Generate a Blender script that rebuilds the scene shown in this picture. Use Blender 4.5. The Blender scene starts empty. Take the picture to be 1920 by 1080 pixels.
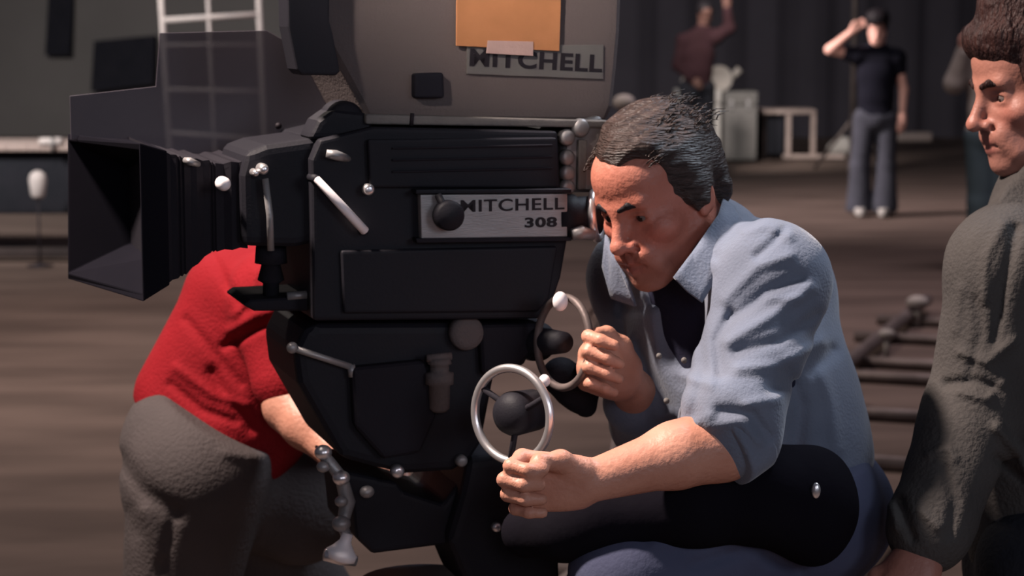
import bpy, bmesh, math, random
import numpy as np
from mathutils import Vector, Matrix
random.seed(7)
SC = bpy.context.scene
COL = SC.collection

# ------------------------------------------------------------------ camera
CAM_H = 1.74
FPX = 4000.0
PITCH = math.atan(510 / FPX)
cam_d = bpy.data.cameras.new('camera'); cam = bpy.data.objects.new('camera', cam_d); COL.objects.link(cam)
cam.location = (0, 0, CAM_H); cam.rotation_euler = (math.pi / 2 - PITCH, 0, 0)
cam_d.sensor_width = 36; cam_d.lens = 36 * FPX / 1920; cam_d.clip_end = 200
cam_d.dof.use_dof = True; cam_d.dof.focus_distance = 2.72; cam_d.dof.aperture_fstop = 7.0
SC.camera = cam
FWD = np.array([0, math.cos(PITCH), -math.sin(PITCH)]); UPV = np.array([0, math.sin(PITCH), math.cos(PITCH)])
CAM = np.array([0, 0, CAM_H])
def ray(px, py): return FWD + (px - 960) / FPX * np.array([1, 0, 0]) + (540 - py) / FPX * UPV
def P(px, py, d): return CAM + d * ray(px, py)
def G(px, py, z=0.0):
    r = ray(px, py); t = (z - CAM_H) / r[2]; return CAM + t * r

# ------------------------------------------------------------------ world and lights
SC.view_settings.view_transform = 'Standard'; SC.view_settings.look = 'None'
SC.view_settings.gamma = 1; SC.view_settings.exposure = 0.0; SC.view_settings.use_curve_mapping = False
w = bpy.data.worlds.new('world'); SC.world = w; w.use_nodes = True
bg = w.node_tree.nodes['Background']; bg.inputs[0].default_value = (0.60, 0.58, 0.78, 1); bg.inputs[1].default_value = 0.055

def area(name, loc, target, size, power, color, size_y=None, spread=180):
    l = bpy.data.lights.new(name, 'AREA'); l.energy = power; l.color = color; l.size = size
    if size_y: l.shape = 'RECTANGLE'; l.size_y = size_y
    l.spread = math.radians(spread)
    o = bpy.data.objects.new(name, l); COL.objects.link(o); o.location = loc
    o.rotation_euler = (Vector(target) - Vector(loc)).to_track_quat('-Z', 'Y').to_euler(); return o
area('key_lamp', (-2.1, 2.72, 4.6), (0.3, 3.2, 1.2), 0.32, 96, (1.0, 0.84, 0.75), spread=80)
area('overhead_lamp', (1.7, 4.3, 4.3), (0.5, 3.3, 1.2), 0.8, 24, (0.76, 0.86, 1.0), spread=90)
area('front_fill', (2.9, -0.6, 2.5), (0.4, 3.3, 1.15), 1.2, 6.0, (0.78, 0.86, 1.0), spread=80)  # added fill from the right, no visible source
area('centre_fill', (0.5, -1.8, 2.4), (0.35, 3.3, 1.2), 0.8, 1.8, (0.90, 0.88, 1.0), spread=50)  # added fill to lift the operator's shirt front
area('magazine_fill', (-1.6, 0.2, 3.4), (-0.11, 3.1, 1.98), 0.2, 1.15, (1.0, 0.86, 0.78), spread=11)  # added narrow beam that brightens the magazine, no such lamp in the set
area('left_stage_lamp', (-7, 9, 6), (-3.8, 20, 1.8), 1.0, 330, (1.0, 0.96, 0.92), spread=70)
area('floor_stage_lamp', (-3.0, 9.8, 6), (-2.6, 9.8, 0), 1.2, 215, (1.0, 0.86, 0.78), spread=130)
area('deep_stage_lamp', (-3, 16.8, 5), (2.9, 19.0, 1.0), 0.4, 95, (1.0, 0.86, 0.84), spread=48)
area('back_case_fill', (1.0, 19.5, 4.5), (3.2, 25.3, 0.2), 0.4, 11, (1.0, 0.92, 0.86), spread=22)  # added light to brighten the equipment cases at the back
area('right_floor_lamp', (3.0, 12, 6), (2.5, 12.0, 0), 1.5, 95, (1.0, 0.84, 0.90), spread=120)

# ------------------------------------------------------------------ materials
def mat(name, col, rough=0.6, metal=0.0, bump=0.0, scale=80.0, col2=None, cscale=6.0, stretch=(1, 1, 1), spec=0.18, sheen=0.0, attr=False, alpha=None, detail=4.0):
    m = bpy.data.materials.new(name); m.use_nodes = True; nt = m.node_tree; b = nt.nodes['Principled BSDF']
    b.inputs['Base Color'].default_value = (*col, 1); b.inputs['Roughness'].default_value = rough
    b.inputs['Metallic'].default_value = metal; b.inputs['Specular IOR Level'].default_value = spec
    if sheen: b.inputs['Sheen Weight'].default_value = sheen; b.inputs['Sheen Roughness'].default_value = 0.4
    tc = nt.nodes.new('ShaderNodeTexCoord'); mp = nt.nodes.new('ShaderNodeMapping'); mp.inputs['Scale'].default_value = stretch
    nt.links.new(tc.outputs['Object'], mp.inputs[0])
    src = None
    if col2:
        n = nt.nodes.new('ShaderNodeTexNoise'); n.inputs['Scale'].default_value = cscale; n.inputs['Detail'].default_value = detail
        nt.links.new(mp.outputs[0], n.inputs['Vector'])
        r = nt.nodes.new('ShaderNodeValToRGB'); r.color_ramp.elements[0].position = 0.35; r.color_ramp.elements[1].position = 0.65
        r.color_ramp.elements[0].color = (*col, 1); r.color_ramp.elements[1].color = (*col2, 1)
        nt.links.new(n.outputs[0], r.inputs[0]); src = r.outputs[0]; nt.links.new(src, b.inputs['Base Color'])
    if attr:
        a = nt.nodes.new('ShaderNodeAttribute'); a.attribute_name = 'tone'
        mx = nt.nodes.new('ShaderNodeMix'); mx.data_type = 'RGBA'; mx.blend_type = 'MULTIPLY'; mx.inputs[0].default_value = 1
        if src: nt.links.new(src, mx.inputs[6])
        else: mx.inputs[6].default_value = (*col, 1)
        nt.links.new(a.outputs['Color'], mx.inputs[7]); nt.links.new(mx.outputs[2], b.inputs['Base Color'])
    if bump:
        n2 = nt.nodes.new('ShaderNodeTexNoise'); n2.inputs['Scale'].default_value = scale; n2.inputs['Detail'].default_value = 3
        nt.links.new(mp.outputs[0], n2.inputs['Vector'])
        bp = nt.nodes.new('ShaderNodeBump'); bp.inputs['Strength'].default_value = bump; bp.inputs['Distance'].default_value = 0.01
        nt.links.new(n2.outputs[0], bp.inputs['Height']); nt.links.new(bp.outputs[0], b.inputs['Normal'])
    if alpha is not None: b.inputs['Alpha'].default_value = alpha
    return m
M = {}
M['floor'] = mat('dirt_floor', (0.138, 0.098, 0.083), 0.9, bump=0.6, scale=14, col2=(0.084, 0.059, 0.050), cscale=1.6, stretch=(0.5, 1.6, 1))
M['wall_l'] = mat('grey_green_wall_paint', (0.165, 0.15, 0.145), 0.85, col2=(0.145, 0.132, 0.128), cscale=0.8)
M['wall_r'] = mat('dark_drape', (0.062, 0.055, 0.068), 0.95, col2=(0.052, 0.046, 0.057), cscale=1.0)
M['opening'] = mat('dark_opening', (0.012, 0.012, 0.018), 0.8, col2=(0.016, 0.015, 0.022))
M['white'] = mat('white_metal_paint', (0.62, 0.55, 0.53), 0.5, col2=(0.52, 0.47, 0.46), cscale=9)
M['smoke'] = mat('smoked_plastic', (0.085, 0.072, 0.09), 0.5, alpha=0.74, spec=0.3, col2=(0.095, 0.08, 0.1), cscale=3)
M['black'] = mat('black_crackle_paint', (0.0135, 0.0125, 0.0175), 0.6, bump=0.06, scale=260, spec=0.2, col2=(0.0115, 0.011, 0.0155), cscale=9)
M['black2'] = mat('black_leather', (0.016, 0.014, 0.019), 0.75, bump=0.12, scale=120, spec=0.12, col2=(0.019, 0.017, 0.022), cscale=7)
M['greycam'] = mat('grey_crackle_paint', (0.135, 0.108, 0.104), 0.75, bump=0.2, scale=260, col2=(0.12, 0.097, 0.094), cscale=4)
M['rim'] = mat('worn_grey_rim', (0.17, 0.155, 0.145), 0.6, bump=0.2, scale=120, col2=(0.13, 0.12, 0.115), cscale=14)
M['plate'] = mat('brushed_nameplate', (0.33, 0.305, 0.3), 0.42, 0.35, bump=0.1, scale=90, col2=(0.28, 0.26, 0.255), cscale=18, stretch=(1, 1, 8))
M['plate2'] = mat('grey_nameplate', (0.155, 0.145, 0.138), 0.6, col2=(0.135, 0.125, 0.12), cscale=18)
M['ink'] = mat('black_lettering', (0.016, 0.012, 0.016), 0.6, col2=(0.02, 0.016, 0.02))
M['chrome'] = mat('polished_chrome', (0.88, 0.84, 0.84), 0.3, 0.85, bump=0.05, scale=30)
M['steel'] = mat('dull_steel', (0.34, 0.32, 0.32), 0.45, 0.5, bump=0.1, scale=90, col2=(0.30, 0.29, 0.29))
M['polish'] = mat('bright_polished_metal', (0.95, 0.88, 0.88), 0.5, 0.15, bump=0.03, scale=60)
M['tape_paper'] = mat('orange_kraft_card', (0.50, 0.215, 0.095), 0.8, col2=(0.44, 0.19, 0.082), cscale=20, bump=0.1, scale=60)
M['tape'] = mat('white_cloth_tape', (0.50, 0.34, 0.31), 0.7, bump=0.2, scale=90, col2=(0.46, 0.31, 0.28), cscale=20)
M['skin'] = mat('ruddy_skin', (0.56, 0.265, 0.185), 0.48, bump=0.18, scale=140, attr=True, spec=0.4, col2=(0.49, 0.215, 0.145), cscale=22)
M['felt'] = mat('black_felt', (.010, .009, .013), 0.95, spec=0.03, col2=(.008, .0075, .011))
M['skin_dim'] = mat('deep_brown_skin', (.11, .055, .045), 0.6, col2=(.09, .045, .036))  # skin darkened to stand for the shadow on the far figure
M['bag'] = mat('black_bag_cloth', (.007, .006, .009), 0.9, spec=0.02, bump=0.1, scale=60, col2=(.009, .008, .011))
M['skin2'] = mat('fair_skin', (0.35, 0.15, 0.11), 0.5, bump=0.12, scale=150, attr=True, spec=0.4, col2=(0.3, 0.125, 0.092), cscale=20)
M['skin_bg'] = mat('tanned_skin', (0.8, 0.45, 0.37), 0.55, bump=0.1, scale=100, col2=(0.74, 0.41, 0.33), cscale=12)
M['hair_op'] = mat('greying_brown_hair', (0.028, 0.017, 0.014), 0.45, bump=1.0, scale=60, spec=0.3, col2=(0.058, 0.038, 0.033), cscale=30, stretch=(1.0, 1.0, 6.0))
M['hair_br'] = mat('dark_brown_hair', (0.035, 0.014, 0.012), 0.55, bump=0.9, scale=55, col2=(0.018, 0.008, 0.008), cscale=28, stretch=(3, 3, 1))
M['hair_bk'] = mat('black_hair', (0.010, 0.008, 0.010), 0.6, bump=0.5, scale=50, col2=(0.014, 0.011, 0.013))
M['denim'] = mat('washed_blue_chambray', (0.152, 0.172, 0.225), 0.85, bump=0.2, scale=220, col2=(0.127, 0.146, 0.195), cscale=9, sheen=0.25)
M['denim_in'] = mat('navy_undershirt', (0.014, 0.015, 0.032), 0.9, bump=0.2, scale=120, col2=(0.018, 0.018, 0.036))
M['navy'] = mat('dark_navy_denim', (0.055, 0.06, 0.105), 0.85, bump=0.12, scale=160, col2=(0.07, 0.078, 0.13), cscale=6)
M['red'] = mat('red_knit_jersey', (0.27, 0.01, 0.016), 0.85, bump=0.25, scale=160, col2=(0.235, 0.008, 0.013), cscale=12, sheen=0.0, spec=0.15)
M['grey_tr'] = mat('grey_trouser_cloth', (0.085, 0.07, 0.069), 0.85, bump=0.3, scale=140, col2=(0.07, 0.058, 0.057), cscale=7)
M['green'] = mat('grey_green_work_shirt', (0.06, 0.054, 0.051), 0.88, bump=0.35, scale=160, col2=(0.048, 0.043, 0.041), cscale=9)
M['darktr'] = mat('dark_trouser_cloth', (0.014, 0.015, 0.020), 0.9, bump=0.3, scale=120, col2=(0.018, 0.018, 0.024))
M['navytee'] = mat('navy_tee', (0.004, 0.004, 0.009), 0.9, bump=0.2, scale=60, col2=(0.005, 0.005, 0.011))
M['paleblue'] = mat('faded_jeans', (0.052, 0.053, 0.068), 0.88, bump=0.3, scale=60, col2=(0.038, 0.039, 0.05), cscale=5)
M['teal'] = mat('teal_trousers', (0.070, 0.100, 0.115), 0.88, bump=0.2, scale=60, col2=(0.055, 0.08, 0.095))
M['cream'] = mat('cream_shirt_cloth', (0.36, 0.32, 0.29), 0.85, bump=0.2, scale=60, col2=(0.30, 0.27, 0.25))
M['maroon'] = mat('maroon_cloth', (0.022, 0.008, 0.010), 0.9, bump=0.2, scale=40, col2=(0.026, 0.01, 0.013))
M['pale'] = mat('pale_grey_enamel', (0.5, 0.47, 0.44), 0.7, bump=0.1, scale=40, col2=(0.42, 0.39, 0.37), cscale=4)
M['pale_wood'] = mat('bleached_timber', (0.42, 0.33, 0.3), 0.75, bump=0.2, scale=30, col2=(0.33, 0.26, 0.24), cscale=6, stretch=(6, 6, 1))
M['darkwood'] = mat('dark_timber', (0.045, 0.033, 0.032), 0.7, bump=0.2, scale=30, col2=(0.03, 0.023, 0.023), cscale=5)
M['trackmetal'] = mat('worn_track_metal', (0.2, 0.16, 0.15), 0.55, 0.4, bump=0.2, scale=40, col2=(0.12, 0.095, 0.09), cscale=5)
M['glass'] = mat('dark_lens_glass', (0.01, 0.01, 0.014), 0.08, spec=0.8)
M['eye'] = mat('eye_white', (0.16, 0.12, 0.11), 0.2, col2=(0.14, 0.11, 0.1))  # white darkened, shade of the eye sockets put into the colour
M['iris'] = mat('dark_iris', (0.02, 0.012, 0.01), 0.1)
M['boot'] = mat('dark_shoe_leather', (0.03, 0.022, 0.02), 0.5, bump=0.2, scale=60)
M['paleshoe'] = mat('pale_canvas_shoe', (0.34, 0.32, 0.30), 0.7, bump=0.2, scale=60)

# ------------------------------------------------------------------ object helpers
def empty(name, loc=(0, 0, 0), rz=0.0):
    o = bpy.data.objects.new(name, None); COL.objects.link(o); o.location = loc; o.rotation_euler = (0, 0, rz); o.empty_display_size = .1; return o
def tag(o, label=None, cat=None, group=None, kind=None):
    if label: o['label'] = label
    if cat: o['category'] = cat
    if group: o['group'] = group
    if kind: o['kind'] = kind
    return o
def obj(name, bm, m, parent=None, smooth=True, label=None):
    me = bpy.data.meshes.new(name)
    if isinstance(bm, tuple):
        V, F = bm
        me.vertices.add(len(V)); me.vertices.foreach_set('co', np.asarray(V, np.float32).ravel())
        F = np.asarray(F, np.int32); n = F.shape[1]
        me.loops.add(F.size); me.loops.foreach_set('vertex_index', F.ravel())
        me.polygons.add(len(F)); me.polygons.foreach_set('loop_start', np.arange(0, F.size, n, dtype=np.int32))
        me.update(calc_edges=True); me.validate()
    else:
        bm.normal_update(); bm.to_mesh(me); bm.free()
    me.materials.append(m)
    if smooth: me.polygons.foreach_set('use_smooth', [True] * len(me.polygons))
    o = bpy.data.objects.new(name, me); COL.objects.link(o)
    if parent: o.parent = parent
    if label: o['label'] = label
    return o
def NB(): return bmesh.new()
def frame_to(a, b):
    d = Vector(b) - Vector(a); return Matrix.Translation((Vector(a) + Vector(b)) / 2) @ d.to_track_quat('Z', 'Y').to_matrix().to_4x4(), d.length
def cyl(bm, a, b, r1, r2=None, seg=24, caps=True):
    m, L = frame_to(a, b); bmesh.ops.create_cone(bm, cap_ends=caps, segments=seg, radius1=r1, radius2=r1 if r2 is None else r2, depth=L, matrix=m); return bm
def bevel_all(bm, w, seg=2, ang=0.6):
    es = [e for e in bm.edges if len(e.link_faces) == 2 and e.calc_face_angle(0) > ang]
    bmesh.ops.bevel(bm, geom=es, offset=w, segments=seg, affect='EDGES', clamp_overlap=True, profile=0.6); return bm
def box(bm, lo, hi, bev=0.0, rot=None):
    lo = Vector(lo); hi = Vector(hi); m = Matrix.Translation((lo + hi) / 2) @ Matrix.Diagonal((*(hi - lo), 1))
    if rot is not None: m = rot @ m
    t = bmesh.new(); bmesh.ops.create_cube(t, size=1, matrix=m)
    if bev: bevel_all(t, bev)
    me = bpy.data.meshes.new('t'); t.to_mesh(me); t.free(); bm.from_mesh(me); bpy.data.meshes.remove(me); return bm
def ball(bm, c, r, sc=(1, 1, 1), seg=20):
    bmesh.ops.create_uvsphere(bm, u_segments=seg, v_segments=seg // 2 + 2, radius=r, matrix=Matrix.Translation(Vector(c)) @ Matrix.Diagonal((*sc, 1))); return bm
def lathe(bm, a, b, prof, seg=32):
    """prof: (t along a->b in metres, radius)"""
    a = Vector(a); d = (Vector(b) - a).normalized(); q = d.to_track_quat('Z', 'Y').to_matrix()
    rings = []
    for t, r in prof:
        rings.append([bm.verts.new(a + d * t + q @ Vector((math.cos(k * 2 * math.pi / seg) * r, math.sin(k * 2 * math.pi / seg) * r, 0))) for k in range(seg)])
    for i in range(len(rings) - 1):
        for k in range(seg): bm.faces.new((rings[i][k], rings[i][(k + 1) % seg], rings[i + 1][(k + 1) % seg], rings[i + 1][k]))
    bm.faces.new(rings[0][::-1]); bm.faces.new(rings[-1]); return bm
def torus(bm, c, axis, R, r, seg=64, rs=14, a0=0, a1=2 * math.pi, flat=1.0):
    q = Vector(axis).to_track_quat('Z', 'Y').to_matrix(); c = Vector(c); full = abs(a1 - a0 - 2 * math.pi) < 1e-4
    n = seg if full else seg + 1; rings = []
    for i in range(n):
        t = a0 + (a1 - a0) * i / seg; ct, st = math.cos(t), math.sin(t)
        rings.append([bm.verts.new(c + q @ Vector(((R + r * math.cos(u)) * ct, (R + r * math.cos(u)) * st, r * flat * math.sin(u)))) for u in [k * 2 * math.pi / rs for k in range(rs)]])
    for i in range(seg):
        A, B = rings[i], rings[(i + 1) % n]
        for k in range(rs): bm.faces.new((A[k], B[k], B[(k + 1) % rs], A[(k + 1) % rs]))
    return bm
def tube(bm, pts, r, seg=12):
    """swept tube, radius or list"""
    pts = [Vector(p) for p in pts]; n = len(pts); rr = r if isinstance(r, (list, tuple)) else [r] * n
    up = None; rings = []
    for i, p in enumerate(pts):
        t = (pts[min(i + 1, n - 1)] - pts[max(i - 1, 0)]).normalized()
        if up is None: up = t.orthogonal().normalized()
        up = (up - t * up.dot(t)).normalized(); s = t.cross(up)
        rings.append([bm.verts.new(p + (up * math.cos(k * 2 * math.pi / seg) + s * math.sin(k * 2 * math.pi / seg)) * rr[i]) for k in range(seg)])
    for i in range(n - 1):
        for k in range(seg): bm.faces.new((rings[i][k], rings[i][(k + 1) % seg], rings[i + 1][(k + 1) % seg], rings[i + 1][k]))
    bm.faces.new(rings[0][::-1]); bm.faces.new(rings[-1]); return bm
def smooth_pts(pts, n=6):
    pts = [np.array(p, float) for p in pts]; out = []
    for i in range(len(pts) - 1):
        p0 = pts[max(i - 1, 0)]; p1 = pts[i]; p2 = pts[i + 1]; p3 = pts[min(i + 2, len(pts) - 1)]
        for k in range(n):
            t = k / n; out.append(0.5 * ((2 * p1) + (-p0 + p2) * t + (2 * p0 - 5 * p1 + 4 * p2 - p3) * t * t + (-p0 + 3 * p1 - 3 * p2 + p3) * t ** 3))
    out.append(pts[-1]); return out
def prism(bm, poly, off, bev=0.0):
    """poly: list of 3D points (planar), off: extrusion vector"""
    t = bmesh.new(); off = Vector(off)
    a = [t.verts.new(Vector(p)) for p in poly]; b = [t.verts.new(Vector(p) + off) for p in poly]
    t.faces.new(a); t.faces.new(b[::-1]); n = len(a)
    for i in range(n): t.faces.new((a[i], b[i], b[(i + 1) % n], a[(i + 1) % n]))
    bmesh.ops.recalc_face_normals(t, faces=t.faces)
    if bev: bevel_all(t, bev, 3)
    me = bpy.data.meshes.new('t'); t.to_mesh(me); t.free(); bm.from_mesh(me); bpy.data.meshes.remove(me); return bm
def text(name, s, m, parent, origin, xdir, up, height, width, depth=0.001, bold=0.0):
    cu = bpy.data.curves.new(name, 'FONT'); cu.body = s; cu.size = 1; cu.extrude = 0.02; cu.offset = bold; cu.space_character = 1.08
    t = bpy.data.objects.new('t', cu); COL.objects.link(t); bpy.context.view_layer.update()
    dg = bpy.context.evaluated_depsgraph_get(); me = bpy.data.meshes.new_from_object(t.evaluated_get(dg)); bpy.data.objects.remove(t)
    n = len(me.vertices); co = np.empty(n * 3, np.float32); me.vertices.foreach_get('co', co); co = co.reshape(-1, 3)
    mn = co.min(0); mx = co.max(0); co = (co - mn) / (mx - mn)
    x = np.array(xdir, float); x /= np.linalg.norm(x); u = np.array(up, float); u /= np.linalg.norm(u); nn = np.cross(x, u)
    W = np.array(origin) + co[:, :1] * width * x + co[:, 1:2] * height * u + co[:, 2:3] * depth * nn
    me.vertices.foreach_set('co', W.astype(np.float32).ravel()); me.name = name; me.materials.clear(); me.materials.append(m)
    o = bpy.data.objects.new(name, me); COL.objects.link(o); o.parent = parent; return o

# ------------------------------------------------------------------ implicit surface modelling (for bodies and cloth)
F4 = np.float32
class Field:
    def __init__(s): s.p = []; s.disp = None; s.cuts = []
    def add(s, fn, k=0.02, op=0): s.p.append((fn, k, op)); return s
    def cone(s, a, b, ra, rb, k=0.02, op=0):
        a = np.array(a, F4); b = np.array(b, F4); ba = b - a; bb = float(ba @ ba) + 1e-12
        def f(p):
            q = p - a; h = np.clip(q @ ba / bb, 0, 1); return np.linalg.norm(q - h[:, None] * ba, axis=1) - (ra + (rb - ra) * h)
        return s.add(f, k, op)
    def chain(s, pts, rs, k=0.02, op=0):
        for i in range(len(pts) - 1): s.cone(pts[i], pts[i + 1], rs[i], rs[i + 1], k, op)
        return s
    def ell(s, c, r, R=None, k=0.02, op=0):
        c = np.array(c, F4); r = np.array(r, F4); R = np.eye(3, dtype=F4) if R is None else np.array(R, F4)
        def f(p):
            q = (p - c) @ R; k0 = np.linalg.norm(q / r, axis=1); k1 = np.linalg.norm(q / (r * r), axis=1) + 1e-9; return k0 * (k0 - 1) / k1
        return s.add(f, k, op)
    def box(s, c, h, R=None, rad=0.01, k=0.02, op=0):
        c = np.array(c, F4); h = np.array(h, F4) - rad; R = np.eye(3, dtype=F4) if R is None else np.array(R, F4)
        def f(p):
            q = np.abs((p - c) @ R) - h; return np.linalg.norm(np.maximum(q, 0), axis=1) + np.minimum(q.max(axis=1), 0) - rad
        return s.add(f, k, op)
    def plane(s, pt, n, k=0.006):
        """keep the side where (p-pt).n < 0"""
        pt = np.array(pt, F4); n = np.array(n, F4); n = n / np.linalg.norm(n); s.cuts.append((lambda p: (p - pt) @ n, k)); return s
    def ev(s, p, vals=None, lim=None):
        d = np.full(len(p), 1e3, F4)
        for i, (f, k, op) in enumerate(s.p):
            if lim is not None and vals[i] > lim[op]: continue
            v = f(p).astype(F4)
            if op == 0:
                h = np.clip(k - np.abs(d - v), 0, None) / k; d = np.minimum(d, v) - h * h * k * 0.25
            else:
                v = -v; h = np.clip(k - np.abs(d - v), 0, None) / k; d = np.maximum(d, v) + h * h * k * 0.25
        if s.disp is not None: d = d + s.disp(p, d)
        for f, k in s.cuts:
            v = f(p); h = np.clip(k - np.abs(d - v), 0, None) / k; d = np.maximum(d, v) + h * h * k * 0.25
        return d
def mesh_field(F, lo, hi, h, margin=0.02, B=14):
    lo = np.array(lo, float); hi = np.array(hi, float)
    nb = np.ceil((hi - lo) / h / B).astype(int); n = nb * B
    g = np.full(tuple(n), 1.0, F4)
    bi = np.stack(np.meshgrid(*[np.arange(k) for k in nb], indexing='ij'), -1).reshape(-1, 3)
    cen = (lo + (bi * B + (B - 1) / 2) * h).astype(F4)
    br = 0.87 * B * h
    cv = F.ev(cen); pv = [f(cen) for f, k, op in F.p]
    mn = np.min([v for v, (f, k, op) in zip(pv, F.p) if op == 0], axis=0)
    loc = np.stack(np.meshgrid(*[np.arange(B)] * 3, indexing='ij'), -1).reshape(-1, 3) * h
    for i in range(len(bi)):
        a = bi[i] * B
        if abs(cv[i]) > br * 1.5 + margin:
            g[a[0]:a[0] + B, a[1]:a[1] + B, a[2]:a[2] + B] = cv[i]; continue
        pts = (lo + a * h + loc).astype(F4)
        v = F.ev(pts, [x[i] for x in pv], (max(mn[i], 0) + 2 * br + 0.06, br + 0.05))
        g[a[0]:a[0] + B, a[1]:a[1] + B, a[2]:a[2] + B] = v.reshape(B, B, B)
    g[0] = 1; g[-1] = 1; g[:, 0] = 1; g[:, -1] = 1; g[:, :, 0] = 1; g[:, :, -1] = 1
    S = g < 0
    c = S[:-1, :-1, :-1].astype(np.int8)
    tot = np.zeros_like(c)
    for dx in (0, 1):
        for dy in (0, 1):
            for dz in (0, 1): tot += S[dx:n[0] - 1 + dx, dy:n[1] - 1 + dy, dz:n[2] - 1 + dz]
    act = (tot > 0) & (tot < 8); ids = np.argwhere(act); idx = np.full(act.shape, -1, np.int32); idx[act] = np.arange(len(ids))
    acc = np.zeros((len(ids), 3)); cnt = np.zeros(len(ids))
    for ax in range(3):
        o1, o2 = [a for a in range(3) if a != ax]
        for u in (0, 1):
            for v in (0, 1):
                A = ids.copy(); A[:, o1] += u; A[:, o2] += v; Bq = A.copy(); Bq[:, ax] += 1
                ga = g[A[:, 0], A[:, 1], A[:, 2]]; gb = g[Bq[:, 0], Bq[:, 1], Bq[:, 2]]; x = (ga < 0) != (gb < 0)
                t = np.where(x, ga / np.where(x, ga - gb, 1), 0); pt = A.astype(float); pt[:, ax] += t
                acc += pt * x[:, None]; cnt += x
    V = lo + acc / np.maximum(cnt, 1)[:, None] * h
    faces = []
    for ax in range(3):
        o1, o2 = [(1, 2), (2, 0), (0, 1)][ax]
        sl0 = [slice(None)] * 3; sl1 = [slice(None)] * 3; sl0[ax] = slice(0, -1); sl1[ax] = slice(1, None)
        E = np.argwhere(S[tuple(sl0)] != S[tuple(sl1)])
        ok = (E[:, o1] > 0) & (E[:, o2] > 0) & (E[:, o1] < n[o1] - 1) & (E[:, o2] < n[o2] - 1); E = E[ok]
        def ii(a, b):
            q = E.copy(); q[:, o1] -= a; q[:, o2] -= b; return idx[q[:, 0], q[:, 1], q[:, 2]]
        q = np.stack([ii(1, 1), ii(0, 1), ii(0, 0), ii(1, 0)], 1)
        ins = S[E[:, 0], E[:, 1], E[:, 2]]; q[~ins] = q[~ins][:, ::-1]; faces.append(q)
    Fc = np.concatenate(faces); Fc = Fc[(Fc >= 0).all(1)]
    return V, Fc
def sines(freq, seed, n=5, aniso=(1, 1, 1)):
    r = np.random.RandomState(seed); D = r.normal(size=(n, 3)); D /= np.linalg.norm(D, axis=1)[:, None]; D = (D * np.array(aniso) * freq * r.uniform(.6, 1.5, (n, 1))).astype(F4); ph = r.uniform(0, 6.28, n)
    def f(p):
        s = 0
        for d, a in zip(D, ph): s = s + np.sin(p @ d + a)
        return s / n
    return f
def folds(strokes):
    """cloth folds: polylines given where the photo shows them, as ridges (+) and creases (-) of real depth"""
    S = [(np.array(pts, F4), w_, amp) for pts, w_, amp in strokes]
    def f(p, front=True):
        rel = p - CAM.astype(F4); dz = rel @ FWD.astype(F4); X = 960 + FPX * rel[:, 0] / dz; Y = 540 - FPX * (rel @ UPV.astype(F4)) / dz
        out = np.zeros(len(p), F4)
        for pts, w_, amp in S:
            best = np.full(len(p), 1e9, F4)
            for a, b in zip(pts[:-1], pts[1:]):
                bx, by = b - a; L = bx * bx + by * by; h = np.clip(((X - a[0]) * bx + (Y - a[1]) * by) / L, 0, 1)
                best = np.minimum(best, (X - a[0] - h * bx) ** 2 + (Y - a[1] - h * by) ** 2)
            out += amp * np.exp(-best / (w_ * w_))
        return -out
    return f

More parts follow.
